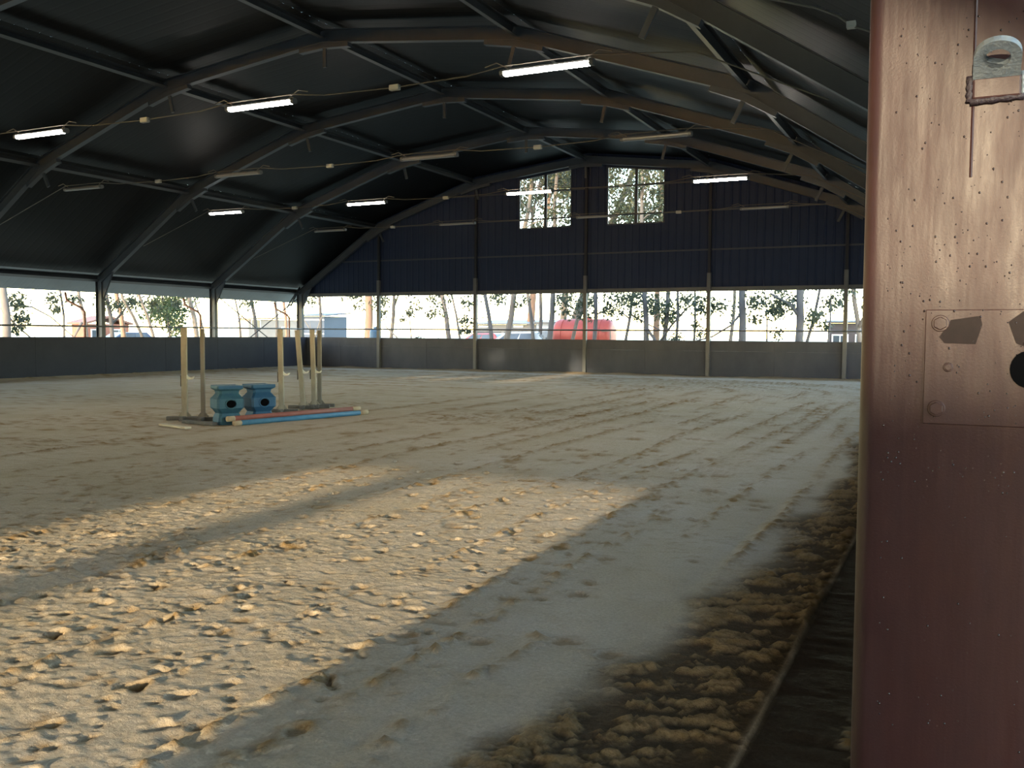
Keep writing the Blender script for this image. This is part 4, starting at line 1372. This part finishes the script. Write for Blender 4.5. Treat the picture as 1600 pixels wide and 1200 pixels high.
# ------------------------------------------------------------------ parked cars
M['tyre'] = mat("tyre_rubber", (.02, .02, .02), .8)
M['hub'] = mat("wheel_hub", (.4, .4, .42), .4, .6)
M['lamp'] = mat("lamp_glass", (.6, .6, .62), .2)
def car(x, y, rz, paint, label, sc=1.0):
    t = empty("car", (x, y, -.12), rz)
    tag(t, label, "car")
    # side outline, length along x, extruded across y with a narrower cabin
    body = [(-2.05, .35), (-2.1, .62), (-2.0, .85), (-1.2, .95), (1.35, .98), (2.0, .92), (2.1, .60), (2.05, .35), (1.72, .33), (1.62, .55), (1.35, .66), (1.08, .55), (.98, .33), (-.98, .33), (-1.08, .55), (-1.35, .66), (-1.62, .55), (-1.72, .33)]
    b = MB().prism(body, 'y', -.85, .85).build("car_body", paint, t)
    bevel(b, .05, 2)
    vs = [(-1.25, -.80, .94), (1.55, -.80, .96), (1.55, .80, .96), (-1.25, .80, .94), (-.45, -.62, 1.45), (1.05, -.62, 1.47), (1.05, .62, 1.47), (-.45, .62, 1.45)]
    b = MB().add(vs, [(3, 2, 1, 0), (4, 5, 6, 7), (0, 1, 5, 4), (1, 2, 6, 5), (2, 3, 7, 6), (3, 0, 4, 7)]).build("cabin", paint, t)
    bevel(b, .04, 2)
    def lerp(a, b_, f):
        return tuple(a[k] + (b_[k] - a[k]) * f for k in range(3))
    for s in (-1, 1):
        for (fa, fb) in ((.10, .47), (.52, .86)):
            lo0, lo1 = lerp(vs[0], vs[1], fa), lerp(vs[0], vs[1], fb)
            hi0, hi1 = lerp(vs[4], vs[5], max(0, fa - .02)), lerp(vs[4], vs[5], min(1, fb + .03))
            q = [lerp(lo0, hi0, .12), lerp(lo1, hi1, .12), lerp(lo1, hi1, .85), lerp(lo0, hi0, .85)]
            pts = [(p[0], s * (abs(p[1]) + .004), p[2]) for p in q] + [(p[0], s * (abs(p[1]) + .016), p[2]) for p in q]
            MB().add(pts, [(0, 1, 2, 3), (4, 5, 6, 7), (0, 1, 5, 4), (1, 2, 6, 5), (2, 3, 7, 6), (3, 0, 4, 7)]).build("side_window", M['winglass'], t)
    for a, c, d in ((0, 4, -1), (1, 5, 1)):
        lo, hi = Vector(vs[a]), Vector(vs[c])
        pts = []
        for e in (0, .015):
            for (f, w) in ((.12, .70), (.85, .58)):
                p = lo.lerp(hi, f)
                pts += [(p.x + d * (.004 + e), -w, p.z), (p.x + d * (.004 + e), w, p.z)]
        MB().add(pts, [(0, 1, 3, 2), (4, 5, 7, 6), (0, 1, 5, 4), (2, 3, 7, 6), (0, 2, 6, 4), (1, 3, 7, 5)]).build("windscreen" if d < 0 else "rear_window", M['winglass'], t)
    for xx in (-1.35, 1.35):
        for s in (-1, 1):
            circ = [(xx + .31 * math.cos(k * math.pi / 10), .31 + .31 * math.sin(k * math.pi / 10)) for k in range(20)]
            w = MB().prism(circ, 'y', s * .86 - .1, s * .86 + .02).build("wheel", M['tyre'], t)
            c2 = [(xx + .17 * math.cos(k * math.pi / 7), .31 + .17 * math.sin(k * math.pi / 7)) for k in range(14)]
            MB().prism(c2, 'y', s * .86 - .02, s * .88 + s * .015).build("hub_cap", M['hub'], w)
    for s in (-1, 1):
        MB().box(-2.13, -2.05, s * .62 - .16, s * .62 + .16, .64, .78).build("headlamp", M['lamp'], t)
        MB().box(2.03, 2.10, s * .66 - .12, s * .66 + .12, .68, .84).build("tail_lamp", M['tankred'], t)
    t.scale = (sc, sc, sc)
    return t
M['carwhite'] = mat("white_car_paint", (.42, .42, .43), .3, coat=.5)
M['carred'] = mat("red_car_paint", (.22, .028, .022), .3, coat=.5)
M['cardark'] = mat("dark_blue_car_paint", (.015, .024, .05), .3, coat=.5)
car(-26.3, 55.0, .25, M['carwhite'], "white hatchback parked before the long grey shed", 1.28)
car(-31.6, 60.5, -.1, M['carred'], "red car parked left of the white one before the grey shed", 1.22)
car(-50.5, 44.6, 1.35, M['cardark'], "dark blue car parked beyond the second open left bay", 1.15)

# ------------------------------------------------------------------ paddock fence far off
M['post'] = mat("grey_fence_post", (.22, .20, .17), .9)
fence = empty("paddock_fence", (-60, 45, -.12))
tag(fence, "thin wire paddock fence with grey posts out in the field", "fence")
mb0 = MB().lathe([(.05, 0), (.05, 1.35), (.03, 1.4)], (0, 0, 0), 7)
me0 = mb0.build("fence_post", M['post'], fence).data
for k in range(1, 14):
    o = new_obj("fence_post", me0, None, fence)
    o.location = (.4 * k, -24 + 3.4 * k, 0)
for z in (.5, .9, 1.25):
    MB().tube([(0, 0 - 24, z), (5.6, 23.6, z)], .006, 4).build("fence_wire", M['post'], fence)

# ------------------------------------------------------------------ unseen blocks and trees behind the camera, shading sand, post and wall
building("occluder", "long unseen block added behind the hall to shade the sand", "occluder", -34, -5.75, -36, -27, 6.2, M['shedgrey'], M['tile'], roof='gable', rise=.4)  # added block, bounds the sunlit sand on its left
building("occluder", "second unseen block added behind the hall on the right to shade the lower post", "occluder", .75, 14, -30, -24, 5.65, M['shedgrey'], M['tile'], roof='gable', rise=.35)  # added block, keeps the sun off the lower maroon post
tree([(-3.9, -38, -.12), (-3.9, -38, 3), (-3.9, -38, 7)], .62, 10, 171, "gum tree behind the camera, out of the photo", crown=.75, nb=5, dens=.6, group="trees behind the camera")
tree([(-15.0, -40, -.12), (-14.9, -40, 4), (-14.8, -40, 8)], .30, 17, 172, "broad gum tree added unseen behind the camera to dim the sun patches", crown=.5, nb=16, dens=7, group="trees behind the camera", bl=3.6)  # added crown, dims the sun passing the near gable windows
tree([(-10.6, -42, -.12), (-10.5, -42, 4), (-10.4, -42, 8)], .30, 17, 173, "second broad gum tree added unseen behind the camera to dim the sun patches", crown=.5, nb=16, dens=7, group="trees behind the camera", bl=3.6)  # added crown for the other near gable window
